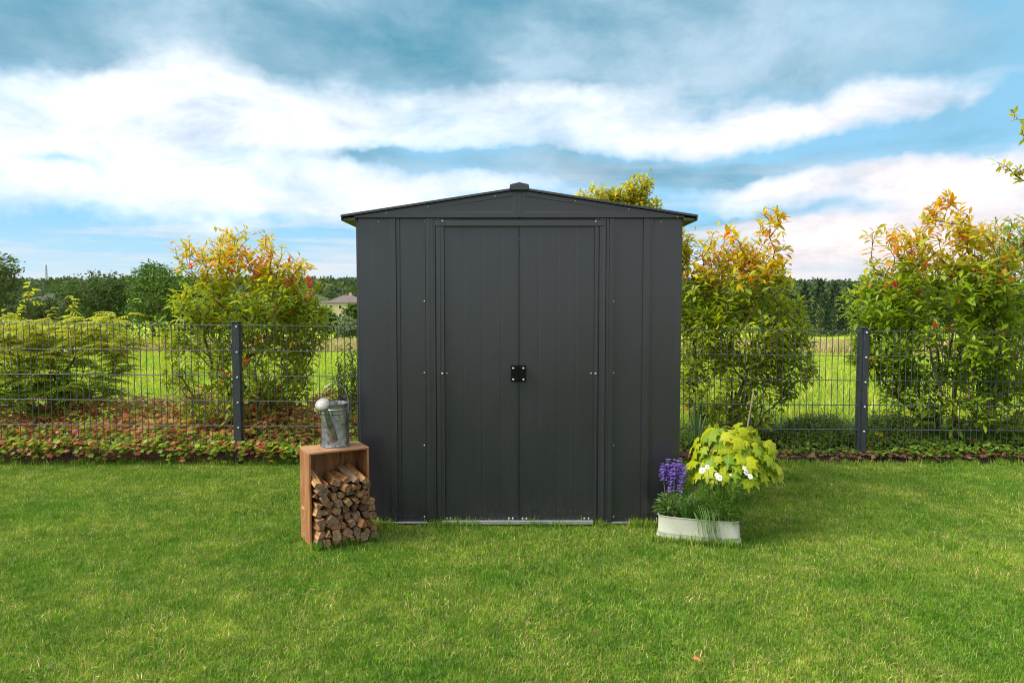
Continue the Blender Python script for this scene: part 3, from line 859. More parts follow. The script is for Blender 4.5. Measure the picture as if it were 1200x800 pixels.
    log(.325, .068, .020, .017, shapes[4], .050, .048, -.2, .1, 0, 'short brown log resting on the reddish log by the crate foot')
    log(.318, .140, .021, .017, shapes[2], .060, .058, .2, .05, 0, 'pale log end jutting out beyond the right crate wall, lowest of three')
    log(.316, .176, .019, .016, shapes[0], .052, .05, -.1, .05, 0, 'orange log end jutting out beyond the right crate wall, middle of three')
    log(.312, .212, .022, .019, shapes[5], .050, .048, .3, .05, 0, 'broad pale log end jutting out beyond the right crate wall, highest of three')

    # ---- watering can on the crate
    c = P(393, 523, 3.86); c.z = H+.0005
    m, t, b = mat('galvanised', rough=.38, metal=.85, spec=.5)
    tcn = t.node('ShaderNodeTexCoord'); n = t.noise(t.mapping(tcn.outputs['Object'], (1,1,.5)), 22, 5, .6)
    vo = t.node('ShaderNodeTexVoronoi'); vo.inputs['Scale'].default_value = 60; t.l.new(tcn.outputs['Object'], vo.inputs['Vector'])
    cc = t.mix(.25, t.ramp(n, [(.3, (.13,.13,.12)), (.7, (.27,.27,.25))]), vo.outputs['Color'])
    bw = t.node('ShaderNodeRGBToBW'); t.l.new(cc, bw.inputs[0])
    t.l.new(t.mix(.85, cc, bw.outputs[0]), b.inputs['Base Color'])
    t.l.new(t.ramp(n, [(.3, .3), (.7, .48)]), b.inputs['Roughness']); bump(t, b, n, .15, .003)
    mgal = m
    mrose = noisy('rose_metal', (.27,.255,.225), (.38,.36,.33), 50, .5, .3)
    mhole = mat('hole_dark', (.03,.03,.03), .7)[0]
    can = empty('watering_can', c, 'galvanised metal watering can with round rose standing on the wooden crate', 'watering can')
    Rb, Hb = .0755, .232
    body = MB().lathe([(Rb+.002, 0), (Rb+.003, .004), (Rb+.001, .010), (Rb-.001, .02), (Rb-.002, .175), (Rb+.0015, .179), (Rb+.0015, .184), (Rb-.002, .187), (Rb-.002, .195), (Rb+.0015, .198), (Rb+.0015, .203), (Rb-.002, .207), (Rb-.002, Hb-.004), (Rb+.001, Hb), (Rb-.003, Hb+.001), (Rb-.005, Hb-.004), (Rb-.006, .12)], 40).build('body', mgal, can, smooth=True)
    MB().lathe([(Rb+.0045, 0), (Rb+.0045, .006), (Rb+.002, .008)], 40).build('base_ring', mgal, body, smooth=True)
    # half cover over the opening, rear right
    mb = MB(); vs = []; fs = []
    nu, nv = 12, 6
    for i in range(nu+1):
        a = PI*.02+PI*.40*i/nu
        for j in range(nv+1):
            s = j/nv; r_ = Rb*(1-.62*s); vs.append((r_*math.cos(a)+.010*s, r_*math.sin(a)+.006*s, Hb+.034*math.sin(s*PI/2)))
    for i in range(nu):
        for j in range(nv): k = i*(nv+1)+j; fs.append((k, k+1, k+nv+2, k+nv+1))
    MB().add(vs, fs).build('half_cover', mgal, can, smooth=True)
    # spout: low on the front of the body up to the rose
    sp0 = Vector((.012, -.070, .042)); sp1 = Vector((-.012, -.150, .222))
    MB().tube([sp0, sp0.lerp(sp1, .5), sp1], [.021, .0165, .0125], 18).build('spout', mgal, can, smooth=True)
    MB().tube([(-.008,-.12,.18), (-.002,-.07,.20)], .004, 8).build('spout_brace', mgal, can, smooth=True)
    d = Vector((-.12, -.75, .60)).normalized()
    rm = Matrix.Translation(sp1) @ d.to_track_quat('Z', 'Y').to_matrix().to_4x4()
    rose = MB().lathe([(.012, -.01), (.013, .006), (.034, .040), (.038, .044), (.038, .048), (.034, .053), (.018, .057), (.001, .058)], 32, m=rm).build('rose', mrose, can, smooth=True)
    mb = MB()
    for ring, cnt in ((.006, 5), (.014, 10), (.022, 15), (.030, 20)):
        for k in range(cnt):
            a = 2*PI*k/cnt; zz = .0585-(ring/.034)**2*.004
            mb.lathe([(.0013, 0), (.0013, .0006)], 6, c=(ring*math.cos(a), ring*math.sin(a), zz), m=rm)
    mb.build('rose_holes', mhole, rose, kind='stuff')
    # hoop handle over the top
    pts = []
    for i in range(25):
        a = PI*i/24; x = -math.cos(a)*.074; z_ = .205+math.sin(a)**.8*.135
        pts.append((x*.98+(.003), .0-.015+x*.18, z_))
    MB().tube(pts, .0036, 10).build('handle', mgal, can, smooth=True)
    for sx in (-1, 1):
        MB().box(sx*.0735-.004, sx*.0735+.004, -.025+sx*.012, .001+sx*.012, .180, .222).build('handle_bracket', mgal, can, bevel=.001)
build_crate()

# ================================================================== FOLIAGE BUILDERS
def inside_pts(n, ells, r=rng, shell=.55):
    """points in a union of ellipsoids (centre, radii, weight), biased outwards"""
    wts = np.array([e[2] if len(e) > 2 else 1 for e in ells], float); wts /= wts.sum()
    ch = r.choice(len(ells), n, p=wts)
    d = rand_dir(n, r); rad = r.uniform(0, 1, n)**(1/3)
    rad = shell*np.maximum(rad, r.uniform(.55, 1, n))+(1-shell)*rad
    c = np.array([e[0] for e in ells])[ch]; s = np.array([e[1] for e in ells])[ch]
    return c+d*rad[:, None]*s

def E(px, py, Y, rx, ry, rd=None, wt=None):
    """ellipsoid from photograph position and half sizes in px at depth Y"""
    c = P(px, py, Y); k = Y/FP
    rd = rd if rd is not None else rx*k
    return (np.array(c), np.array([rx*k, rd, ry*k]), wt if wt else rx*ry)

def shrub(name, base, ells, ntips, per, size, colfn, label, cat='shrub', group=None, bark='bark', rad=.0019, whorl=.9, k=.3, tpl=PHOT, seed=1, seglen=.14, mat_='leaf', droop=.15, wscale=None, along=.10, pw=.37, jitter=.02, extra=None, single=0):
    r = np.random.default_rng(seed)
    base = np.array(base, float)
    tips = inside_pts(ntips, ells, r)
    tips[:, 2] = np.maximum(tips[:, 2], base[2]+.10)
    if extra is not None: tips = np.concatenate([tips, extra])
    A, par, rd, tid = skeleton(base, tips, seglen, k, rad, pw, r=r)
    root = empty(name, base, label, cat, group)
    link('stems', branch_mesh('stems', A-base, par, rd, M[bark]), root)
    d = A[tid]-A[par[tid]]; d /= np.maximum(np.linalg.norm(d, axis=1, keepdims=True), 1e-6)
    d = d*.7+np.array([0, 0, .55]); d /= np.linalg.norm(d, axis=1, keepdims=True)
    n = len(tips)
    T = np.repeat(A[tid], per, 0); D = np.repeat(d, per, 0)
    rv = rand_dir(n*per, r)
    rv -= D*np.sum(rv*D, 1, keepdims=True); rv /= np.linalg.norm(rv, axis=1, keepdims=True)
    s = r.uniform(0, 1, (n*per, 1))
    ld = D*(1.1-whorl*(.4+s))+rv*(.5+.7*s); ld[:, 2] -= droop*s[:, 0]
    pos = T-D*s*along+rv*.003+r.normal(size=T.shape)*jitter
    sz = size*r.uniform(.6, 1.15, n*per)*(1-.25*(1-s[:, 0]))
    up = D+np.array([0, 0, .8])+r.normal(size=D.shape)*.35
    rel = {'pos': pos, 'tip': np.repeat(np.arange(n), per), 's': s[:, 0], 'r': r, 'n': n}
    col = colfn(rel)
    ws = r.uniform(.8, 1.2, n*per) if wscale is None else r.uniform(.8, 1.2, n*per)*wscale
    keep = np.ones(len(pos), bool)
    if single:
        # the leaves that show largest (nearest the lawn side) are parts of their own
        pick = np.argsort(pos[:, 1]*.35-sz*6+r.uniform(0, .12, len(pos)))[:single]; keep[pick] = False
        Fm = frames(ld[pick], up[pick]); cc = col[pick]
        cen = cc[r.choice(len(cc), 14, replace=False)]
        which = np.argmin(((cc[:, None]-cen[None])**2).sum(2), 1)
        ms = []
        for c_ in cen:
            ms.append(np_mesh('leaf', tpl[0], tpl[1], M[mat_], np.tile(c_, (len(tpl[0]), 1))))
        for q, i in enumerate(pick):
            lo = link('leaf', ms[which[q]], root); m4 = Matrix([list(row) for row in Fm[q]]).to_4x4()
            lo.matrix_local = Matrix.Translation(Vector(pos[i]-base)) @ m4 @ Matrix.Diagonal((sz[i]*ws[i], sz[i], sz[i], 1))
    o = link('foliage', leaf_mesh('foliage', pos[keep]-base, ld[keep], up[keep], sz[keep], col[keep], M[mat_], tpl, ws[keep]), root)
    o['kind'] = 'stuff'
    return root

def lerp(a, b, t): return np.asarray(a)*(1-t[:, None])+np.asarray(b)*t[:, None]
def smooth(x, a, b): t = np.clip((x-a)/(b-a), 0, 1); return t*t*(3-2*t)

def photinia_col(zlo, zhi, red=.06, orange=1.0, base=(.17,.29,.016), light=(.48,.54,.025), xfn=None):
    """mature green leaves, yellow-orange young growth towards the upper shoots"""
    def f(q):
        r = q['r']; n = len(q['pos']); z = q['pos'][:, 2]
        tipr = r.uniform(0, 1, q['n'])[q['tip']]
        tipr2 = r.uniform(0, 1, q['n'])[q['tip']]
        c = lerp(base, light, np.clip(r.uniform(0, 1, n)*.7+tipr*.5-.1, 0, 1))
        h = smooth(z+(tipr-.5)*.25, zlo, zhi)*orange
        young = np.clip(h*1.25-r.uniform(0, .45, n)+.12*(1-q['s'])*h, 0, 1)
        yel = lerp((.50,.50,.02), (.72,.44,.02), r.uniform(0, 1, n)**1.3)
        c = c*(1-young[:, None])+yel*young[:, None]
        orange_ = (tipr2 > .60) & (r.uniform(0, 1, n) < h*.5)
        c[orange_] = lerp((.78,.22,.02), (.72,.36,.02), r.uniform(0, 1, orange_.sum()))
        rd = (tipr > 1-red) & (q['s'] < .5)
        c[rd] = lerp((.70,.035,.04), (.75,.10,.06), r.uniform(0, 1, rd.sum()))
        return c*r.uniform(.8, 1.2, (n, 1))
    return f

GRP = 'flame leaved shrubs planted behind the fence'
# B: left photinia
YB = 6.25
def zpx(py, Y): return P(600, py, Y).z
b0 = P(290, 512, YB); b0.z = .02
shrub('shrub', b0, [E(290,290,YB,40,22,.42,.55), E(270,312,YB,62,22,.42,.8), E(236,294,YB,26,16,.3,.32), E(338,308,YB,28,18,.25,.36), E(262,285,YB,26,14,.3,.25), E(290,350,YB,85,40,.55,3.5), E(225,375,YB,42,32,.4,1.2), E(355,375,YB,34,40,.35,1.5),
       E(310,425,YB,62,48,.5,3.2), E(225,425,YB,38,36,.35,.8), E(280,475,YB,70,28,.4,1.1)],
      950, 9, .100, photinia_col(zpx(352,YB), zpx(300,YB), .05), 'orange topped shrub with dark green lower leaves beside the left fence post', 'shrub', GRP, seed=21, single=300, extra=np.array([P(374,328,YB),P(372,338,YB),P(352,306,YB-.1),P(362,352,YB)]))
# C: photinia right of the shed
YC = 6.35
b0 = P(850, 516, YC); b0.z = .02
shrub('shrub', b0, [E(902,262,YC,14,22,.15,.22), E(895,300,YC,34,24,.3,.6), E(845,290,YC,28,24,.28,.5), E(870,330,YC,62,34,.45,2.6), E(815,345,YC,36,34,.35,1.1), E(875,390,YC,74,42,.5,3.2),
       E(850,450,YC,62,46,.5,2.2), E(920,415,YC,34,50,.4,1.6), E(820,400,YC,40,50,.4,1.6), E(935,365,YC,14,18,.2,.35), E(860,490,YC,60,22,.4,.5)],
      1050, 9, .104, photinia_col(zpx(350,YC), zpx(300,YC), .02), 'shrub with an orange leafed crown tip right against the right side of the shed', 'shrub', GRP, seed=22, single=300)
# D: big photinia right of the right post
YD = 6.2
b0 = P(1108, 528, YD); b0.z = .02
shrub('shrub', b0, [E(1110,240,YD,20,16,.2,.22), E(1105,275,YD,50,26,.35,.9), E(1050,290,YD,34,28,.3,.5), E(1150,285,YD,24,26,.3,.45), E(1100,330,YD,75,38,.5,3.6), E(1030,352,YD,40,30,.4,1.4), E(1165,335,YD,44,42,.45,1.6),
       E(1095,400,YD,90,46,.55,3.8), E(1185,405,YD,50,60,.5,2.2), E(1030,405,YD,30,36,.4,1.0), E(1110,460,YD,75,38,.5,2.0), E(1190,470,YD,40,40,.4,1.0)],
      1400, 9, .106, photinia_col(zpx(345,YD), zpx(282,YD), .02, .9, base=(.15,.29,.014), light=(.43,.54,.022)), 'tall bushy shrub with orange shoots right of the right fence post', 'shrub', GRP, seed=23, single=300)
# E: shrub at the right frame edge, further back
YE = 7.0
b0 = P(1215, 520, YE); b0.z = -.02
shrub('shrub', b0, [E(1195,275,YE,34,24,.4,1.5), E(1215,320,YE,55,45,.5,3), E(1225,400,YE,60,60,.5,3), E(1172,290,YE,14,14,.2,.4)],
      650, 8, .085, photinia_col(zpx(330,YE), zpx(225,YE), .03, .45, base=(.13,.27,.02), light=(.33,.46,.03)), 'round topped green shrub at the right edge, behind the tall shrub', 'shrub', GRP, seed=24)
# F: tree behind the shed, yellow green top above the roof
def plain_col(a, b, ylw=.0, yc=(.45,.40,.03), red=0.0):
    def f(q):
        r = q['r']; n = len(q['pos']); tr = r.uniform(0, 1, q['n'])[q['tip']]
        c = lerp(a, b, np.clip(r.uniform(0, 1, n)*.6+tr*.6-.1, 0, 1))
        y = r.uniform(0, 1, n) < ylw*(.4+tr)
        c[y] = np.asarray(yc)*r.uniform(.8, 1.2, (y.sum(), 1))
        if red:
            y = r.uniform(0, 1, n) < red; c[y] = np.array((.42,.10,.03))*r.uniform(.8, 1.2, (y.sum(), 1))
        return c*r.uniform(.82, 1.18, (n, 1))
    return f
YF = 6.6
b0 = P(725, 500, YF); b0.z = .02
shrub('young_tree', b0, [E(748,217,YF,14,13,.2,.6), E(734,230,YF,22,14,.2,1.1), E(698,230,YF,24,10,.25,.8), E(754,243,YF,18,10,.3,.8), E(718,262,YF,56,18,.45,2.4), E(775,285,YF,40,30,.35,1.6), E(700,310,YF,70,40,.5,1.6), E(795,300,YF,14,24,.25,.6)],
      950, 9, .078, plain_col((.26,.34,.03), (.46,.48,.04), .35, (.62,.50,.03)), 'yellow green young tree peeping over the shed roof', 'tree', seed=25)
# G: branch tips reaching in at the upper right from a tree outside the picture
def tree_G():
    YG = 5.9; r = np.random.default_rng(31)
    base = np.array(P(1330, 530, YG)); base[2] = 0
    tips = np.array([P(x, y, YG+dy) for x, y, dy in ((1186,128,0),(1192,140,.05),(1197,152,-.05),(1200,160,.0),(1206,140,.0),(1168,190,0),(1176,192,.04),(1183,198,-.04),(1190,194,.03),(1196,200,.0),(1190,206,.02),(1204,196,0),(1215,170,0),(1225,200,0),(1230,150,0))])
    more = inside_pts(380, [(np.array(P(1340,150,YG)), np.array([.8,.8,.75])), (np.array(P(1300,230,YG)), np.array([.42,.6,.5]))], r)
    tips = np.concatenate([tips, more[more[:, 0] > P(1222,0,YG).x+.04]])
    A, par, rd, tid = skeleton(base, tips, .12, .28, .002, .44, r=r)
    root = empty('garden_tree', base, 'tree outside the right edge whose green leafy twig tips reach into the sky', 'tree')
    link('stems', branch_mesh('stems', A-base, par, rd, M['bark']), root)
    per = 8; n = len(tips)
    d = A[tid]-A[par[tid]]; d /= np.linalg.norm(d, axis=1, keepdims=True)
    T = np.repeat(A[tid], per, 0); D = np.repeat(d, per, 0); s = r.uniform(0, 1, (n*per, 1)); rv = rand_dir(n*per, r)
    pos = T-D*s*.10; ld = D*.6+rv*.7; ld[:, 2] -= .25
    col = plain_col((.30,.38,.03), (.50,.52,.05), .3, (.62,.52,.04), .05)({'pos': pos, 'tip': np.repeat(np.arange(n), per), 's': s[:, 0], 'r': r, 'n': n})
    o = link('foliage', leaf_mesh('foliage', pos-base, ld, np.tile([[0,0,1.]], (n*per, 1))+rv*.5, .064*r.uniform(.7, 1.2, n*per), col, M['leaf'], PHOT, np.full(n*per, 1.25)), root); o['kind'] = 'stuff'
tree_G()
# little dark bush squeezed against the shed's left side
YH = 6.15
b0 = P(408, 510, YH); b0.z = .02
shrub('shrub', b0, [E(408,440,YH,14,42,.25,1), E(418,490,YH,26,34,.3,1), E(402,470,YH,14,26,.2,.5)], 230, 8, .06, plain_col((.08,.17,.015), (.20,.32,.03), .04), 'slim dark green bush just left of the shed wall', 'shrub', seed=26)
# low greenery between shed and fence on the right, dark
YI = 6.15
for (px, top, wd, sd_, lab) in ((960, 478, 44, 41, 'low dark green shrub left of the right fence post'), (1045, 478, 40, 42, 'low dark shrub with small yellow flowers right of the right fence post'), (815, 500, 22, 43, 'small dark bush under the iris leaves beside the shed')):
    b0 = P(px, 534, YI); b0.z = .02; cy = (top+534)/2
    rt = shrub('low_shrub', b0, [E(px, cy+4, YI, wd, (534-top)/2, .24, 1), E(px-8, cy+10, YI, wd*1.15, (534-top)/2.6, .26, .8)], 1700 if wd > 30 else 500, 9, .036, plain_col((.07,.15,.012), (.20,.33,.025), .03), lab, 'shrub', 'low shrubs in the bed behind the fence', seed=sd_, rad=.0015, seglen=.08, along=.05)
    if px == 1045:
        r = np.random.default_rng(5)
        fp = [(1061,480),(1063,484),(1067,486),(1078,479),(1072,497),(1027,507),(1032,508),(1081,533),(1035,484),(1043,479)]
        for x, y in fp:
            c = P(x, y, YI-.26)-b0; mb = MB()
            for k in range(5):
                a = 2*PI*k/5+x; d_ = Vector((math.cos(a), -.5, math.sin(a))); d2 = Vector((-math.sin(a), 0, math.cos(a)))
                q = c+d_*.003; mb.add([q, q+d_*.010+d2*.006, q+d_*.014, q+d_*.010-d2*.006], [(0,1,2,3)])
            me = mb.mesh('flower', M.setdefault('yellow', mat('yellow_petal', (.80,.62,.02), .6)[0])); link('flower', me, rt)

# A: airy yellow green shrub with drooping rows of leaflets at the left
def frond_shrub():
    YA = 6.3; r = np.random.default_rng(51)
    base = np.array(P(62, 515, YA)); base[2] = .02
    ells = [E(30,388,YA,60,15,.4,1.0), E(60,396,YA,62,14,.4,.9), E(4,374,YA,16,9,.3,.25), E(52,374,YA,16,7,.3,.2), E(100,374,YA,12,7,.2,.15), E(108,380,YA,26,10,.3,.5), E(128,396,YA,34,14,.35,.5), E(138,368,YA,12,5,.2,.15), E(20,420,YA,70,32,.45,2), E(85,430,YA,75,34,.45,2.4), E(140,400,YA,26,14,.2,.4), E(60,462,YA,80,18,.4,1.3), E(-40,430,YA,60,45,.5,1.4)]
    tips = inside_pts(430, ells, r)
    # upright shoots
    sh = np.array([P(36, 330, YA), P(84, 346, YA), P(8, 362, YA+.1), P(22, 356, YA+.1), P(60, 360, YA)])
    tips = np.concatenate([tips, sh])
    A, par, rd, tid = skeleton(base, tips, .13, .3, .002, .42, r=r)
    root = empty('shrub', base, 'spreading yellow green shrub with feathery leaf sprays at the far left', 'shrub')
    link('stems', branch_mesh('stems', A-base, par, rd, M['bark']), root)
    pos = []; ld = []; up = []; sz = []; col = []
    for q, t_ in enumerate(tid):
        tip = A[t_]; d = tip-A[par[t_]]; d /= np.linalg.norm(d)+1e-9
        nf = 3 if q < 430 else 8
        for f in range(nf):
            a = r.uniform(0, 2*PI)
            fd = np.array([math.cos(a), math.sin(a)*.9, r.uniform(.0, .35)]); fd /= np.linalg.norm(fd)
            o = tip-d*r.uniform(0, .08) if q < 430 else tip-np.array([0,0,1])*(f*.028)
            L = r.uniform(.13, .24) if q < 430 else .03+.012*f
            side = np.cross(fd, [0,0,1]); side /= np.linalg.norm(side)
            k = 9 if q < 430 else 3
            tone = r.uniform(0, 1)
            for i in range(k):
                s = (i+.6)/k
                p = o+fd*L*s+np.array([0,0,-.35*L*s*s])
                for sg in (-1, 1):
                    pos.append(p); ld.append(side*sg*.8+fd*.45+np.array([0,0,-.35])); up.append([0,0,1]); sz.append((.052 if q < 430 else .06)*(1.1-.5*s)*r.uniform(.8, 1.2))
                    hh = smooth(np.array([p[2]+r.uniform(-.1, .1)]), zpx(460,YA), zpx(395,YA))[0]
                    g = np.array([.15,.27,.02])*(1-tone)+np.array([.30,.43,.03])*tone
                    y = np.array([.50,.54,.035]); c = g*(1-hh*.75)+y*hh*.75
                    if r.uniform() < .10*hh: c = np.array([.55,.40,.05])
                    col.append(c*r.uniform(.8, 1.2))
    o = link('foliage', leaf_mesh('foliage', np.array(pos)-base, np.array(ld), np.array(up, float)+r.normal(size=(len(pos), 3))*.2, np.array(sz), np.array(col), M['leaf'], PHOT), root); o['kind'] = 'stuff'
frond_shrub()

# ground cover along the left fence: palmate leaves, green in front, reddish behind
def ground_cover(name, x0, x1, ya, yb, n, hfn, colr, label, seed, sz=.052):
    r = np.random.default_rng(seed)
    x = r.uniform(x0, x1, n); y = ya+(yb-ya)*r.uniform(0, 1, n)
    t = (y-ya)/(yb-ya)
    lump = np.array([noise.noise((a*2.2, b*2.2, seed)) for a, b in zip(x, y)])
    lump2 = np.array([noise.noise((a*7, b*7, seed+3)) for a, b in zip(x, y)])
    h = np.maximum(.03, hfn(t)*(1+.45*lump+.25*lump2))
    z = .02+h*r.uniform(0, 1, n)**.45
    z = np.minimum(z, .05+h)
    a = r.uniform(0, 2*PI, n)
    pos = np.stack([x, y, z], 1); ld = np.stack([np.cos(a), np.sin(a)-.35, r.uniform(-.5, .2, n)], 1)
    up = np.stack([r.normal(0, .35, n), r.normal(-.35, .35, n), np.ones(n)], 1)
    col = colr(r, t, z/np.maximum(h, .05), lump, n)
    o = link(name, leaf_mesh(name, pos, ld, up, sz*r.uniform(.6, 1.2, n), col, M['leaf'], LOBED))
    return tag(o, label, 'ground cover', kind='stuff')
def gc_col(r, t, zz, lump, n):
    c = lerp((.15,.30,.02), (.38,.52,.04), np.clip(r.uniform(0, 1, n), 0, 1))
    bz = r.uniform(0, 1, n) < np.clip(.15+.85*smooth(t, .12, .45), 0, .68)*(.5+.6*zz)
    c[bz] = lerp((.55,.20,.09), (.72,.42,.13), r.uniform(0, 1, bz.sum()))
    pk = r.uniform(0, 1, n) < .08+.14*(lump > .1)
    c[pk] = lerp((.50,.07,.09), (.62,.20,.14), r.uniform(0, 1, pk.sum()))
    return c*r.uniform(.8, 1.2, (n, 1))
ground_cover('ground_cover', -5.0, -1.05, 5.54, 6.75, 14000, lambda t: .15+.22*smooth(t, .05, .6), gc_col, 'dense red and green creeping plants along the foot of the left fence', 61, .046)
def gr_col(r, t, zz, lump, n):
    c = lerp((.09,.19,.015), (.24,.38,.035), r.uniform(0, 1, n))
    pk = r.uniform(0, 1, n) < .03
    c[pk] = (.45,.12,.06)
    return c*r.uniform(.8, 1.2, (n, 1))
ground_cover('weeds', 3.0, 5.0, 5.64, 6.7, 5200, lambda t: .08+.14*t, gr_col, 'low green weeds in the bed at the right', 62, .035)
ground_cover('weeds', 1.0, 3.0, 5.70, 6.7, 3800, lambda t: .05+.13*t, gr_col, 'low green weeds in the bed between the shed and right post', 63, .035)

# bark chips of the right bed
def chips():
    r = np.random.default_rng(71); n = 1500
    x = r.uniform(1.0, 5, n); y = 5.64+r.uniform(0, 1, n)**1.5*.9
    V = []; pos = np.stack([x, y, .03+r.uniform(0, .02, n)], 1)
    d = rand_dir(n, r); d[:, 2] *= .3
    col = lerp((.07,.035,.025), (.20,.10,.065), r.uniform(0, 1, n))
    tpl = (np.array([(-.3,0,0),(.3,0,0),(.35,1,0),(-.25,.9,0),(-.2,.1,.2),(.2,.1,.2),(.2,.9,.18),(-.2,.8,.2)], float), [np.array([(4,5,6,7),(0,1,5,4),(1,2,6,5),(2,3,7,6),(3,0,4,7)])])
    m = leaf_material('bark_chip', rough=.95, trans=0, spec=.1)
    o = link('bark_mulch', leaf_mesh('bark_mulch', pos, d, np.tile([[0,0,1.]], (n, 1))+r.normal(size=(n, 3))*.3, r.uniform(.02, .055, n), col, m, tpl)); tag(o, 'reddish bark mulch in the bed under the right fence', 'mulch', kind='stuff')
chips()

# iris: sword leaves beside the shed's right wall
def iris():
    r = random.Random(8); Yi = 5.98
    b0 = P(816, 534, Yi); b0.z = .03
    root = empty('iris_plant', b0, 'iris with upright sword shaped leaves behind the fence by the shed', 'plant')
    m = noisy('iris_leaf', (.10,.19,.05), (.17,.28,.08), 12, .5, stretch=(4,4,.4))
    for i, (px, py, w_) in enumerate(((806,474,.022),(812,462,.024),(819,468,.026),(824,476,.022),(828,484,.024),(801,492,.018),(833,494,.020),(815,482,.024),(822,490,.02),(797,505,.018))):
        top = P(px, py, Yi+r.uniform(-.06, .06))-b0; bx = top.x*.35+r.uniform(-.02, .02)
        base = Vector((bx, top.y*.4, 0)); mb = MB(); vs = []; n = 7
        for k in range(n):
            s = k/(n-1); c = base.lerp(top, s)+Vector((top.x*.25*math.sin(s*PI)*-.5, 0, 0))
            ww = w_*.5*(1-s**3)*(.7+.5*s)+.0006
            vs += [c+Vector((-ww, .0, 0)), c+Vector((0, -.004, 0)), c+Vector((ww, 0, 0)), c+Vector((0, .004, 0))]
        fs = [(k*4+j, k*4+(j+1) % 4, k*4+4+(j+1) % 4, k*4+4+j) for k in range(n-1) for j in range(4)]
        mb.add(vs, fs).build('leaf', m, root, smooth=True)
iris()

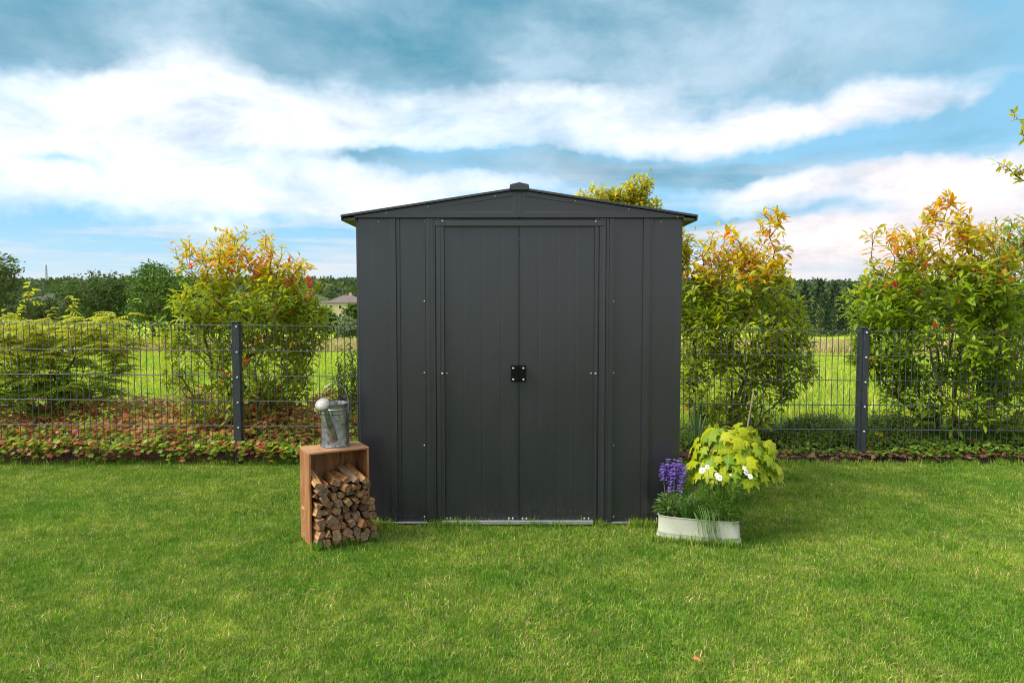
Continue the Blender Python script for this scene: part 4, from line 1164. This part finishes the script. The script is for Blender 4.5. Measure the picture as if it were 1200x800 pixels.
# ================================================================== PLANTER
def build_planter():
    c = Vector((1.010, 3.82, 0)); yaw = R(-17)
    hl, hw, H = .215, .080, .124
    root = empty('oval_planter', c, 'weathered cream metal planter tub on the lawn at the right corner of the shed', 'planter', rot=(0, 0, yaw))
    m, t, b = mat('enamel', rough=.5, spec=.4)
    tcn = t.node('ShaderNodeTexCoord'); n = t.noise(t.mapping(tcn.outputs['Object'], (1,1,.4)), 14, 6, .7); n2 = t.noise(tcn.outputs['Object'], 50, 5, .7)
    cc = t.ramp(n, [(.3, (.40,.41,.31)), (.7, (.52,.53,.42))]); cc = t.mix(t.ramp(n2, [(.6, 0), (.72, .6)]), cc, (.24,.22,.15))
    t.l.new(cc, b.inputs['Base Color']); bump(t, b, n2, .2, .003)
    def outline(hl, hw, n=56, p=3.8):
        o = []
        for i in range(n):
            a = 2*PI*i/n; ca, sa = math.cos(a), math.sin(a)
            o.append((hl*math.copysign(abs(ca)**(2/p), ca), hw*math.copysign(abs(sa)**(2/p), sa)))
        return o
    prof = [(1.015, 0.0), (1.03, .006), (1.03, .012), (1.0, .016), (1.0, .030), (1.006, .032), (1.006, .036), (.997, .038), (.985, H-.006), (1.01, H-.004), (1.012, H), (.99, H+.001), (.965, H-.006), (.955, H-.03)]
    mb = MB(); vs = []; n = 56
    for s, z in prof:
        for x, y in outline(hl*s, hw*s): vs.append((x, y, z))
    fs = [(i*n+k, i*n+(k+1) % n, (i+1)*n+(k+1) % n, (i+1)*n+k) for i in range(len(prof)-1) for k in range(n)]
    mb.add(vs, fs).build('tub', m, root, smooth=True)
    mb = MB(); vs = []
    for s in (1, .75, .4):
        for x, y in outline(hl*.962*s, hw*.962*s): vs.append((x, y, H-.022+.008*(1-s)+rnd.uniform(-.002, .003)))
    vs.append((0, 0, H-.01)); fs = [(i*n+k, i*n+(k+1) % n, (i+1)*n+(k+1) % n, (i+1)*n+k) for i in range(2) for k in range(n)]+[(2*n+k, 2*n+(k+1) % n, 3*n) for k in range(n)]
    mb.add(vs, fs).build('soil', M['soil'], root, smooth=True)
    # wire carrying handle on the right end
    mh = mat('handle_iron', (.10,.08,.07), .5, .6)[0]
    MB().tube([(hl+.002, -.03, H-.02), (hl+.020, -.028, H-.028), (hl+.026, 0, H-.032), (hl+.020, .028, H-.028), (hl+.002, .03, H-.02)], .003, 8).build('handle', mh, root, smooth=True)
    zs = H-.015
    mw = Matrix.Translation(c) @ Matrix.Rotation(yaw, 4, 'Z')
    W_ = lambda x, y, z=zs: mw @ Vector((x, y, z))
    # ---- lime shrub: large lobed leaves, each its own part
    b0 = W_(-.03, .035)
    lime = empty('lime_shrub', b0, 'lime yellow shrub with large drooping lobed leaves in the cream planter', 'plant')
    MB().tube([(0,0,0), (.005,.01,.08), (.02,.03,.17), (.05,.04,.26), (.09,.05,.34)], [.012,.011,.009,.007,.004], 8).build('stem', M['bark'], lime, smooth=True)
    r = random.Random(4); g = np.random.default_rng(4)
    vars_ = []
    for v_ in range(4):
        pts = [(0,0),(-.10,.02),(-.26,.02),(-.30,.14),(-.52,.30),(-.34,.36),(-.30,.50),(-.44,.74),(-.22,.68),(-.10,.80),(0,1.05),(.10,.80),(.22,.68),(.44,.74),(.30,.50),(.34,.36),(.52,.30),(.30,.14),(.26,.02),(.10,.02)]
        pts = [(x*(1+r.uniform(-.1, .1)), y*(1+r.uniform(-.06, .06))) for x, y in pts]
        def zf(x, y): return -.42*y*y+.18*y-.30*abs(x)**1.5+.025*math.sin(14*y+abs(x)*9)
        mid = [(0, .15), (0, .4), (0, .65)]
        inner = [(-.18, .22), (-.2, .45), (.18, .22), (.2, .45)]
        bm = bmesh.new()
        ov = [bm.verts.new((x, y, zf(x, y))) for x, y in pts]
        cen = [bm.verts.new((x, y, zf(x, y)+.02)) for x, y in ((0,.12),(0,.30),(0,.50),(0,.70))]
        n_ = len(pts)
        near = lambda i: min(range(4), key=lambda k: (pts[i][0]*.4)**2+(pts[i][1]-(.12,.30,.50,.70)[k])**2)
        # fan strips: left side then right side
        for side in (range(0, 11), [0]+list(range(19, 9, -1))):
            seq = list(side); last = 0; prevc = cen[0]
            for a, b_ in zip(seq[:-1], seq[1:]):
                kc = max(last, near(b_))
                f1 = bm.faces.new([ov[a], ov[b_], cen[last]])
                if kc != last:
                    for q in range(last, kc): bm.faces.new([cen[q], ov[b_], cen[q+1]])
                    last = kc
        bmesh.ops.recalc_face_normals(bm, faces=bm.faces)
        me = bpy.data.meshes.new('leaf'); bm.to_mesh(me); bm.free()
        me.polygons.foreach_set('use_smooth', [True]*len(me.polygons))
        vars_.append(me)
    m, t, b = mat('lime_leaf', rough=.5, spec=.3)
    oi = t.node('ShaderNodeObjectInfo'); tcn = t.node('ShaderNodeTexCoord')
    col = t.ramp(oi.outputs['Random'], [(0, (.15,.27,.008)), (.35, (.30,.40,.006)), (.7, (.46,.48,.006)), (1, (.38,.45,.008))])
    nn = t.noise(tcn.outputs['Object'], 6, 5, .6); col = t.mix(1.0, col, t.ramp(nn, [(.3, (.75,.85,.7)), (.7, (1.15,1.1,1))]), 'MULTIPLY')
    # paler midrib
    sx = t.node('ShaderNodeSeparateXYZ'); t.l.new(tcn.outputs['Object'], sx.inputs[0])
    rib = t.ramp(t.math('ABSOLUTE', sx.outputs[0]), [(0, 1), (.03, 0)]); col = t.mix(t.math('MULTIPLY', rib, .35), col, (.60,.62,.12))
    t.l.new(col, b.inputs['Base Color']); tr = t.node('ShaderNodeBsdfTranslucent'); t.l.new(col, tr.inputs[0])
    mx = t.node('ShaderNodeMixShader'); mx.inputs[0].default_value = .34
    t.l.new(b.outputs[0], mx.inputs[1]); t.l.new(tr.outputs[0], mx.inputs[2]); t.l.new(mx.outputs[0], t.n['Material Output'].inputs[0])
    for me in vars_: me.materials.append(m)
    YL = 3.93
    cen = P(860, 552, YL); rx = 60/FP*YL; rz = 63/FP*YL; ry = .20
    stems = MB()
    N = 240
    for i in range(N):
        u = (i+.5)/N; ph = i*2.39996
        zc = 1-u*1.05; rr = math.sqrt(max(0, 1-zc*zc))
        k = r.uniform(.72, 1.0) if i % 4 else r.uniform(.4, .75)
        p = Vector((cen.x+rx*rr*math.cos(ph)*k, cen.y+ry*rr*math.sin(ph)*k, cen.z-.02+rz*zc*k*.98))
        # the bush is fuller to the lower left
        out = Vector((math.cos(ph)*rr, math.sin(ph)*rr, 0)); 
        d = (out*1.0+Vector((r.uniform(-.25, .25),-.25,-.45-.9*r.random()))).normalized()
        if rr < .35: d = (Vector((r.uniform(-1,1), r.uniform(-1,.4), -.15))).normalized()
        upv = (out*.8+Vector((0,-.15,.9))).normalized()
        Fm = frames(np.array([d[:]]), np.array([upv[:]]))[0]
        L = r.uniform(.045, .112)
        o = link('leaf', vars_[i % 4], lime)
        org = p-d*L*.5
        o.matrix_local = Matrix.Translation(org-b0) @ Matrix([list(row) for row in Fm]).to_4x4() @ Matrix.Rotation(r.uniform(-.25, .25), 4, 'Y') @ Matrix.Diagonal((L, L, L, 1))
        if i % 3 == 0:
            a = Vector((.08, .05, .30)); q = org-b0
            stems.tube([a*.8, a.lerp(q, .5)+Vector((0,0,.02)), q], [.003, .002, .0012], 5)
    stems.build('twigs', M['bark_pale'], lime, smooth=True, kind='stuff')
    # ---- support cane
    ct = P(883, 459, 3.95); cb = P(866, 560, 3.95); cb2 = cb+(cb-ct)*.45; cb2.z = max(cb2.z, .1)
    cane = MB().tube([cb2-ct, (cb2-ct)*.5+Vector((.002,0,0)), (0,0,0)], [.0055,.005,.0045], 8)
    o = cane.build('support_cane', M['bark_pale'], None, smooth=True, loc=ct); tag(o, 'thin bare wooden cane sticking up out of the lime yellow shrub', 'cane')
    # ---- purple flowered plant
    b0 = W_(-.145, .03)
    pl = empty('purple_flower_plant', b0, 'plant with upright violet flower spikes at the left end of the cream planter', 'plant')
    spikes = [(776,544),(783,538),(791,540),(797,538),(803,545),(786,554),(799,556)]
    yb = b0.y
    g = np.random.default_rng(14)
    lp, ldd, lup, lsz, lcol = [], [], [], [], []
    for i, (px, py) in enumerate(spikes):
        Ys = yb+r.uniform(-.03, .04); top = P(px, py, Ys)-b0
        bs = Vector((top.x*.4, (Ys-yb)*.5, 0)); n_ = 6
        st = MB().tube([bs, bs.lerp(top, .5)+Vector((top.x*.04,0,0)), top], [.0022,.0018,.001], 6).build('flower_stem', M.setdefault('violet_stem', noisy('violet_stem', (.16,.13,.20), (.20,.26,.12), 20, .6)), pl, smooth=True)
        pos = []; d = []; up = []; sz = []
        Ls = .085+.02*r.random()
        dirn = (top-bs).normalized()
        for w_ in range(7):
            s = w_/6+r.uniform(-.04, .04); c_ = top-dirn*Ls*s; cntw = r.choice((4, 5, 6))
            for q in range(cntw):
                a = 2*PI*q/cntw+w_*1.1; o_ = Vector((math.cos(a), math.sin(a), .25+.4*r.random())).normalized()
                pos.append(c_+o_*.002); d.append(o_); up.append((0, 0, 1)); sz.append((.012+.012*min(1, max(0, s)*2))*r.uniform(.7, 1.3))
        nq = len(pos)
        col = lerp((.20,.10,.50), (.38,.24,.72), g.uniform(0, 1, nq))
        link('flower_spike', leaf_mesh('flower_spike', np.array([p[:] for p in pos]), np.array([p[:] for p in d]), np.array(up, float), np.array(sz), col, M['petal'], leaf_tpl(.75, .2, .3, .6)), st)
    n_ = 420
    tt = inside_pts(n_, [(np.array([.01, 0, .06]), np.array([.085,.07,.06])), (np.array([-.02, -.02, .04]), np.array([.07,.06,.045]))], g)
    dd = tt-np.array([0,0,-.02]); dd[:, 2] *= .5; dd += g.normal(size=dd.shape)*.03
    col = lerp((.07,.15,.03), (.17,.29,.05), g.uniform(0, 1, n_))
    o = link('foliage', leaf_mesh('foliage', tt, dd, np.tile([[0,-.2,1.]], (n_, 1))+g.normal(size=(n_, 3))*.3, g.uniform(.025, .042, n_), col, M['leaf'], PHOT), pl); o['kind'] = 'stuff'
    # ---- white flowered feathery plant
    b0 = W_(.11, .0)
    pw = empty('white_flower_plant', b0, 'feathery green plant with white flowers at the right end of the cream planter', 'plant')
    n_ = 4200
    ells = [(np.array([0,-.02,.08]), np.array([.105,.075,.085])), (np.array([-.05,-.01,.13]), np.array([.08,.07,.075])), (np.array([.05,-.02,.15]), np.array([.065,.06,.065])), (np.array([.05,-.03,.03]), np.array([.06,.05,.04]))]
    tt = inside_pts(n_, ells, g, .8)
    dd = tt-np.array([0,0,0.]); dd /= np.linalg.norm(dd, axis=1, keepdims=True); dd += g.normal(size=dd.shape)*.5
    col = lerp((.09,.20,.03), (.22,.38,.05), g.uniform(0, 1, n_))
    o = link('foliage', leaf_mesh('foliage', tt, dd, np.tile([[0,-.2,1.]], (n_, 1))+g.normal(size=(n_, 3))*.4, g.uniform(.018, .036, n_), col, M['leaf'], PHOT, np.full(n_, .35)), pw); o['kind'] = 'stuff'
    mp = mat('white_petal', (.82,.82,.80), .6)[0]
    mc = mat('flower_centre', (.45,.46,.10), .8)[0]
    for i, (px, py, sc, dx) in enumerate(((823,551,1.0,-.3),(829,547,.8,.2),(843,560,1.0,.1),(840,556,.7,-.5),(874,553,1.05,.5),(879,558,.8,.1),(856,556,.35,0),(872,548,.5,-.2))):
        Yf = b0.y-.06+r.uniform(-.02, .02); top = P(px, py, Yf)-b0; bs = Vector((top.x*.35, -.01, .04))
        st = MB().tube([bs, bs.lerp(top, .5)+Vector((0,0,.01)), top], [.0018,.0015,.0012], 6).build('flower_stem', M.setdefault('green_stem', mat('green_stem', (.10,.19,.04), .6)[0]), pw, smooth=True)
        nrm = Vector((dx, -.75, .5)).normalized(); q = nrm.to_track_quat('Z', 'Y')
        for k in range(6):
            a = 2*PI*k/6+r.uniform(-.2, .2); L = .0175*sc*r.uniform(.85, 1.1); mb = MB(); vs = []
            for s, wd, zz in ((0,.15,0),(.35,.6,.10),(.75,.85,.12),(1,.5,.02)):
                for e in (-1, 0, 1): vs.append(q @ Vector((L*s*math.cos(a)-e*wd*L*.5*math.sin(a), L*s*math.sin(a)+e*wd*L*.5*math.cos(a), L*(zz+(.05 if e else 0))*(1.2)))+top)
            fs = [(i_*3+j, i_*3+j+1, i_*3+j+4, i_*3+j+3) for i_ in range(3) for j in range(2)]
            mb.add(vs, fs).build('petal', mp, st, smooth=True)
        MB().lathe([(.004*sc, 0), (.0045*sc, .002), (.002*sc, .004)], 10, m=Matrix.Translation(top+nrm*.002) @ q.to_matrix().to_4x4()).build('flower_centre', mc, st, smooth=True)
    # ---- grassy plant draping over the rim
    b0 = W_(-.02, -.045)
    gp = empty('ornamental_grass', b0, 'fine leaved ornamental grass draping over the front of the cream planter', 'plant')
    m = noisy('sedge', (.06,.15,.02), (.14,.27,.04), 15, .5)
    mb = MB()
    for i in range(330):
        a = r.uniform(-PI, 0) if i % 3 else r.uniform(0, PI); L = r.uniform(.09, .17); sp = r.uniform(.02, .13); w_ = .0019
        b_ = Vector((r.uniform(-.06, .06), r.uniform(-.012, .012), 0)); out = Vector((math.cos(a)*1.1, math.sin(a)*.7, 0))
        hgt = r.uniform(.06, .145)
        drape = (i % 5 == 0)
        vs = []; side = Vector((-math.sin(a), math.cos(a), 0)); nn_ = 7
        for k in range(nn_):
            s = k/(nn_-1)
            if drape: p = b_+Vector((.02+.05*s*r.uniform(.95, 1.05)+out.x*.03*s, -.085*min(1, s*1.6)-.012*s, hgt*.8*math.sin(min(1, s*1.5)*PI)*.9-.10*max(0, s-.45)/.55))
            else: p = b_+out*sp*s*s**.5+Vector((0, 0, hgt*math.sin(s*PI*.62)))
            ww = w_*(1-s*.9); vs += [p-side*ww, p+side*ww]
        mb.add(vs, [(2*k, 2*k+1, 2*k+3, 2*k+2) for k in range(nn_-1)])
    mb.build('blades', m, gp, smooth=True, kind='stuff')
build_planter()

# small orange leaf lying on the grass at the lower right
c = P(821, 790, 2.42); c.z = .036
mb = MB(); mb.add([(0,0,0), (-.010,.012,.004), (0,.012,0), (.010,.012,.004), (-.006,.024,.002), (.007,.023,.006), (0,.032,.003)], [(0,2,1),(0,3,2),(1,2,4),(2,3,5),(2,6,4),(2,5,6)])
o = mb.build('fallen_leaf', mat('orange_leaf', (.62,.13,.04), .6)[0], None, loc=c, rot=(0, 0, .9)); tag(o, 'small bright orange fallen leaf on the lawn near the lower right', 'leaf')
c = P(921, 617, 4.05); c.z = .03
mb = MB().tube([(0,0,0), (.02,.0,.006), (.045,.004,.002)], [.0035,.003,.001], 6)
o = mb.build('twig', M['bark'], None, loc=c); tag(o, 'tiny brown twig on the lawn right of the planter', 'twig')

# ================================================================== BACKGROUND TREES
def far_tree(name, px, top, basepy, wpx, Y, colA, colB, label, seed, n=2600, size=None, group=None, conifer=False, cat='tree', squash=1.0, hidden=False):
    r = np.random.default_rng(seed); k = Y/FP
    tp = P(px, top, Y); z0 = terrain(tp.x, Y)-.05
    base = np.array([tp.x, Y, z0]); H = tp.z-z0; W = wpx*k
    size = size or max(.12, k*3.4)
    root = empty(name, base, label, cat, group)
    if conifer:
        mb = MB(); mb.tube([(0,0,0), (0,0,H*.55), (0,0,H*.98)], [H*.022, H*.013, .02], 7).build('trunk', M['bark'], root, smooth=True)
        t = r.uniform(0, 1, n)**.75; z = H*(1-t*.93)+r.normal(size=n)*H*.008; rad = W*.5*t**1.05
        a = r.uniform(0, 2*PI, n); q = r.uniform(0.35, 1, n)**.5
        whorl = np.sin(z/H*PI*22)*.06*W
        pos = np.stack([np.cos(a)*(rad*q+whorl*q), np.sin(a)*(rad*q), z-rad*q*.25], 1)
        d = np.stack([np.cos(a), np.sin(a), r.uniform(-.5, .1, n)], 1)
        col = lerp(colA, colB, np.clip(q*.7+r.uniform(-.2, .4, n)-.2, 0, 1))
        o = link('crown', leaf_mesh('crown', pos, d, np.tile([[0,0,1.]], (n, 1))+r.normal(size=(n, 3))*.5, size*.8*r.uniform(.6, 1.3, n), col, M['leaf_far'], SIMPLE), root)
        return root
    nl = 9
    ells = []
    for i in range(nl):
        a = r.uniform(0, 2*PI); rr = r.uniform(.1, .42)*W; zz = H*r.uniform(.35, .84)
        f = 1-abs(zz/H-.55)*.8
        ells.append((np.array([math.cos(a)*rr*f, math.sin(a)*rr*f, zz]), np.array([W*.24, W*.24, H*.17])*r.uniform(.75, 1.25), 1))
    ells.append((np.array([0, 0, H*.55]), np.array([W*.36, W*.36, H*.36]), 3)); ells.append((np.array([W*r.uniform(-.08, .08), 0, H*.86]), np.array([W*.20, W*.2, H*.15]), 1.6))
    ells.append((np.array([0,0,H*.25]), np.array([W*.42, W*.42, H*.24]), 2))
    tips = inside_pts(90, ells, r); tips[:, 2] = np.maximum(tips[:, 2], H*.12)
    A, par, rd, tid = skeleton(np.zeros(3), tips, H*.06, .3, H*.004, .45, r=r)
    link('trunk', branch_mesh('trunk', A, par, rd, M['bark']), root)
    # leaf clumps: clustered leaves
    ncl = n//14; cc = inside_pts(ncl, ells, r, .8)
    pos = np.repeat(cc, 14, 0)+r.normal(size=(ncl*14, 3))*W*.030
    pos[:, 2] = np.maximum(pos[:, 2], .1)
    d = rand_dir(len(pos), r); d[:, 2] = np.abs(d[:, 2])*.3+.1
    tone = np.repeat(r.uniform(0, 1, ncl), 14)
    col = lerp(colA, colB, np.clip(tone*.7+r.uniform(0, .4, len(pos)), 0, 1))
    o = link('crown', leaf_mesh('crown', pos, d, rand_dir(len(pos), r)+np.array([0,-.3,.8]), size*r.uniform(.6, 1.3, len(pos)), col, M['leaf_far'], SIMPLE, np.full(len(pos), 1.5)), root)
    return root

GT = 'broadleaf trees beyond the field'
dk, md, lt = (.035,.070,.018), (.075,.135,.028), (.13,.20,.035)
far_tree('field_tree', 180, 309, 396, 84, 78, (.055,.12,.02), (.14,.24,.035), 'tall fresh green tree left of the orange topped shrub, beyond the field', 101, 9000, group=GT)
far_tree('field_tree', 118, 321, 396, 100, 84, dk, (.10,.16,.04), 'dark rounded tree directly left of the tall fresh green tree', 102, 7000, group=GT)
far_tree('field_tree', 84, 335, 396, 64, 90, dk, md, 'low dark tree behind the feathery left shrub', 103, 4500, group=GT)
far_tree('field_tree', 2, 299, 396, 84, 62, (.04,.085,.02), (.13,.20,.05), 'olive green tree cut by the left edge of the photo', 104, 6500, group=GT)
far_tree('field_tree', 54, 347, 394, 66, 70, (.04,.08,.02), (.11,.17,.05), 'small round tree in front of the dark roof at the far left', 105, 3600, group=GT)
far_tree('field_tree', 222, 330, 396, 60, 80, dk, md, 'dark tree half hidden by the left side of the orange topped shrub', 106, 4500, group=GT)
far_tree('field_tree', 285, 345, 396, 70, 88, dk, md, 'dark tree seen through the middle of the orange topped shrub', 107, 4500, group=GT)
far_tree('field_tree', 345, 352, 396, 60, 92, (.04,.08,.025), (.10,.16,.05), 'mid green tree behind the right side of the orange topped shrub', 108, 3600, group=GT)
far_tree('field_tree', 418, 356, 392, 30, 110, (.06,.11,.02), (.16,.23,.05), 'bright green tree in front of the cream house', 109, 2400, group=GT)
far_tree('field_bush', 408, 372, 398, 36, 74, (.10,.15,.07), (.24,.30,.15), 'pale grey green bush at the field edge left of the shed', 110, 2400, group=GT)
far_tree('field_tree', 384, 362, 398, 34, 96, dk, md, 'dark tree below the cream house', 111, 2400, group=GT)
for i, (px, top, wd, Y) in enumerate(((943,331,34,118),(962,326,32,112),(979,328,30,116),(996,333,32,120),(925,338,34,122),(1012,331,34,124),(1035,336,32,124),(1062,334,34,128),(1092,338,34,126),(905,342,30,126),(1125,336,36,126),(1160,338,36,124),(1195,334,36,126),(880,345,30,128),(850,344,30,128),(815,344,30,128))):
    lab = {0: 'dark spruce right beside the crown of the shrub next to the shed', 1: 'tall dark spruce in the middle of the gap between the right shrubs', 2: 'tall dark spruce at the right of the gap between the right shrubs'}.get(i)
    if not lab:
        nth = {3:'dark spruce just behind the left flank of the tall right shrub',4:'spruce mostly hidden behind the right side of the shrub next to the shed'}
        lab = nth.get(i) or {5:'nearest dark spruce behind the left leaves of the tall right shrub',6:'dark spruce behind the pointed left shoulder of the tall right shrub',7:'dark spruce behind the middle stems of the tall right shrub',8:'dark spruce behind the highest tip of the tall right shrub',
            9:'dark spruce behind the orange crown of the shrub beside the shed',10:'dark spruce behind the right half of the tall right shrub',11:'dark spruce where the tall right shrub meets the round topped green one',12:'rightmost dark spruce, behind the round topped green shrub',
            13:'dark spruce behind the middle of the shrub beside the shed',14:'dark spruce behind the left half of the shrub beside the shed',15:'leftmost dark spruce, right against the shed wall'}[i]
    far_tree('spruce_tree', px, top, 392, wd, Y, (.012,.030,.016), (.050,.085,.045), lab, 130+i, 3600 if i < 5 else 1200, group='dark spruces beyond the field', conifer=True)
# far-off wood on the ridge
def forest():
    r = np.random.default_rng(200); n = 5200
    y = 300+r.uniform(0, 1, n)**.7*700; x = r.uniform(-1, 1, n)*(y*.80+30)
    z = np.array([terrain(a, b) for a, b in zip(x, y)])
    keep = y > 330
    x, y, z = x[keep], y[keep], z[keep]; n = len(x)
    h = r.uniform(7, 12.5, n); w_ = h*r.uniform(.33, .5, n)
    per = 26
    d = rand_dir(n*per, r); rad = r.uniform(.6, 1, (n*per, 1))
    c = np.stack([x, y, z+h*.5], 1); s = np.stack([w_, w_, h*.5], 1)
    pos = np.repeat(c, per, 0)+d*rad*np.repeat(s, per, 0)
    tone = np.repeat(r.uniform(0, 1, n), per)
    col = lerp((.035,.060,.028), (.085,.125,.045), np.clip(tone*.7+r.uniform(0, .35, n*per), 0, 1))
    sz = np.repeat(w_, per)*r.uniform(.5, .95, n*per)
    o = link('ridge_forest', leaf_mesh('ridge_forest', pos, rand_dir(n*per, r), d+np.array([0,0,.5]), sz, col, M['leaf_far'], SIMPLE, np.full(n*per, 1.7)))
    tag(o, 'far-off dark green wood covering the low ridge', 'forest', kind='stuff')
    # valley hedges and scrub at the foot of the ridge
    n = 900; y = r.uniform(120, 330, n); x = r.uniform(-1, 1, n)*(y*.8); z = np.array([terrain(a, b) for a, b in zip(x, y)])
    inside = (np.abs(x+.245*y) < 12) & (y > 100) & (y < 262)
    x, y, z = x[~inside], y[~inside], z[~inside]; n = len(x)
    h = r.uniform(2.5, 6, n); w_ = h*r.uniform(.5, .8, n); per = 60
    d = rand_dir(n*per, r); rad = r.uniform(.5, 1, (n*per, 1))
    pos = np.repeat(np.stack([x, y, z+h*.45], 1), per, 0)+d*rad*np.repeat(np.stack([w_, w_, h*.5], 1), per, 0)
    tone = np.repeat(r.uniform(0, 1, n), per)
    col = lerp((.04,.08,.02), (.12,.18,.05), np.clip(tone*.7+r.uniform(0, .35, n*per), 0, 1))
    o = link('valley_scrub', leaf_mesh('valley_scrub', pos, rand_dir(n*per, r), d+np.array([0,0,.5]), r.uniform(.5, 1.1, n*per), col, M['leaf_far'], SIMPLE, np.full(n*per, 1.5)))
    tag(o, 'green scrub and hedges in the valley below the wood', 'scrub', kind='stuff')
forest()

# ================================================================== HOUSES AND MAST
def house(px, Y, eave_py, apex_py, wid, dep, wallcol, roofcol, label, yaw=0, storeys=2):
    c = P(px, eave_py, Y); g = terrain(c.x, Y+dep/2)-.1; H = c.z-g; A = P(px, apex_py, Y).z-g
    root = empty('house', (c.x, Y+dep/2, g), label, 'house', rot=(0, 0, yaw))
    mw = noisy('render_wall', wallcol, tuple(v*.9 for v in wallcol), 1.5, .85)
    mr = noisy('roof_tile', roofcol, tuple(v*.75 for v in roofcol), 3, .8)
    mg = M.setdefault('house_glass', mat('house_glass', (.05,.06,.08), .15)[0]); mf = M.setdefault('house_frame', mat('house_frame', (.75,.74,.70), .6)[0])
    hx, hy = wid/2, dep/2
    MB().box(-hx, hx, -hy, hy, 0, H).build('wall', mw, root)
    o_ = .5; rl_ = max(.5, hx-hy)
    vs = [(-hx-o_, -hy-o_, H), (hx+o_, -hy-o_, H), (hx+o_, hy+o_, H), (-hx-o_, hy+o_, H), (-rl_, 0, A), (rl_, 0, A)]
    vs2 = [(x, y, z-.18) for x, y, z in vs[:4]]
    rf = MB().add(vs+vs2, [(0,1,5,4), (1,2,5), (2,3,4,5), (3,0,4), (6,7,1,0), (7,8,2,1), (8,9,3,2), (9,6,0,3), (9,8,7,6)]).build('roof', mr, root)
    MB().box(rl_*.3, rl_*.3+.8, -.4, .4, A-1, A+.7).build('chimney', mw, rf)
    nwin = max(3, int(wid/2.6))
    for fl in range(storeys):
        for i in range(nwin):
            x = -hx+wid*(i+.5)/nwin; z1 = H-.7-fl*2.7; z0 = z1-1.35
            if z0 < .1: continue
            f = MB().box(x-.55, x+.55, -hy-.06, -hy+.02, z0, z1).build('window', mf, root)
            MB().box(x-.43, x+.43, -hy-.09, -hy-.055, z0+.12, z1-.12).build('pane', mg, f)
house(404, 225, 354.5, 345.5, 11.5, 9, (.62,.48,.30), (.17,.13,.13), 'cream two storey house with brown hipped roof just left of the shed')
house(352, 250, 350, 343.5, 15, 9, (.50,.42,.33), (.13,.12,.12), 'house with long dark grey roof behind the orange topped shrub')
house(56, 255, 350.5, 344, 13, 9, (.45,.38,.32), (.12,.11,.12), 'house with dark roof among the trees at the far left')
house(84, 215, 352, 346.5, 8, 7, (.62,.46,.36), (.30,.20,.15), 'small pinkish house half hidden by trees at the far left')
def mast():
    Y = 980; t = P(54, 309, Y); g = terrain(t.x, Y); H = t.z-g
    root = empty('radio_mast', (t.x, Y, g), 'slender lattice mast standing on the wooded ridge at the far left', 'mast')
    m = mat('mast_steel', (.30,.32,.36), .5, .3)[0]
    def w_(z): return 1.5*(1-z/H*.75)
    for sx in (-1, 1):
        for sy in (-1, 1): MB().tube([(sx*w_(0), sy*w_(0), 0), (sx*w_(H*.95), sy*w_(H*.95), H*.95)], .22, 5).build('leg', m, root)
    mb = MB(); n = 12
    for i in range(n):
        z0, z1 = H*.95*i/n, H*.95*(i+1)/n
        for s in (-1, 1): mb.tube([(-s*w_(z0), -w_(z0), z0), (s*w_(z1), -w_(z1), z1)], .12, 4); mb.tube([(-s*w_(z0), w_(z0), z0), (s*w_(z1), w_(z1), z1)], .12, 4)
    mb.build('bracing', m, root)
    MB().tube([(0,0,H*.93), (0,0,H)], .18, 5).build('antenna', m, root)
mast()
print('objects', len(bpy.data.objects), 'tris', sum(len(p.vertices)-2 for me in bpy.data.meshes for p in []) )
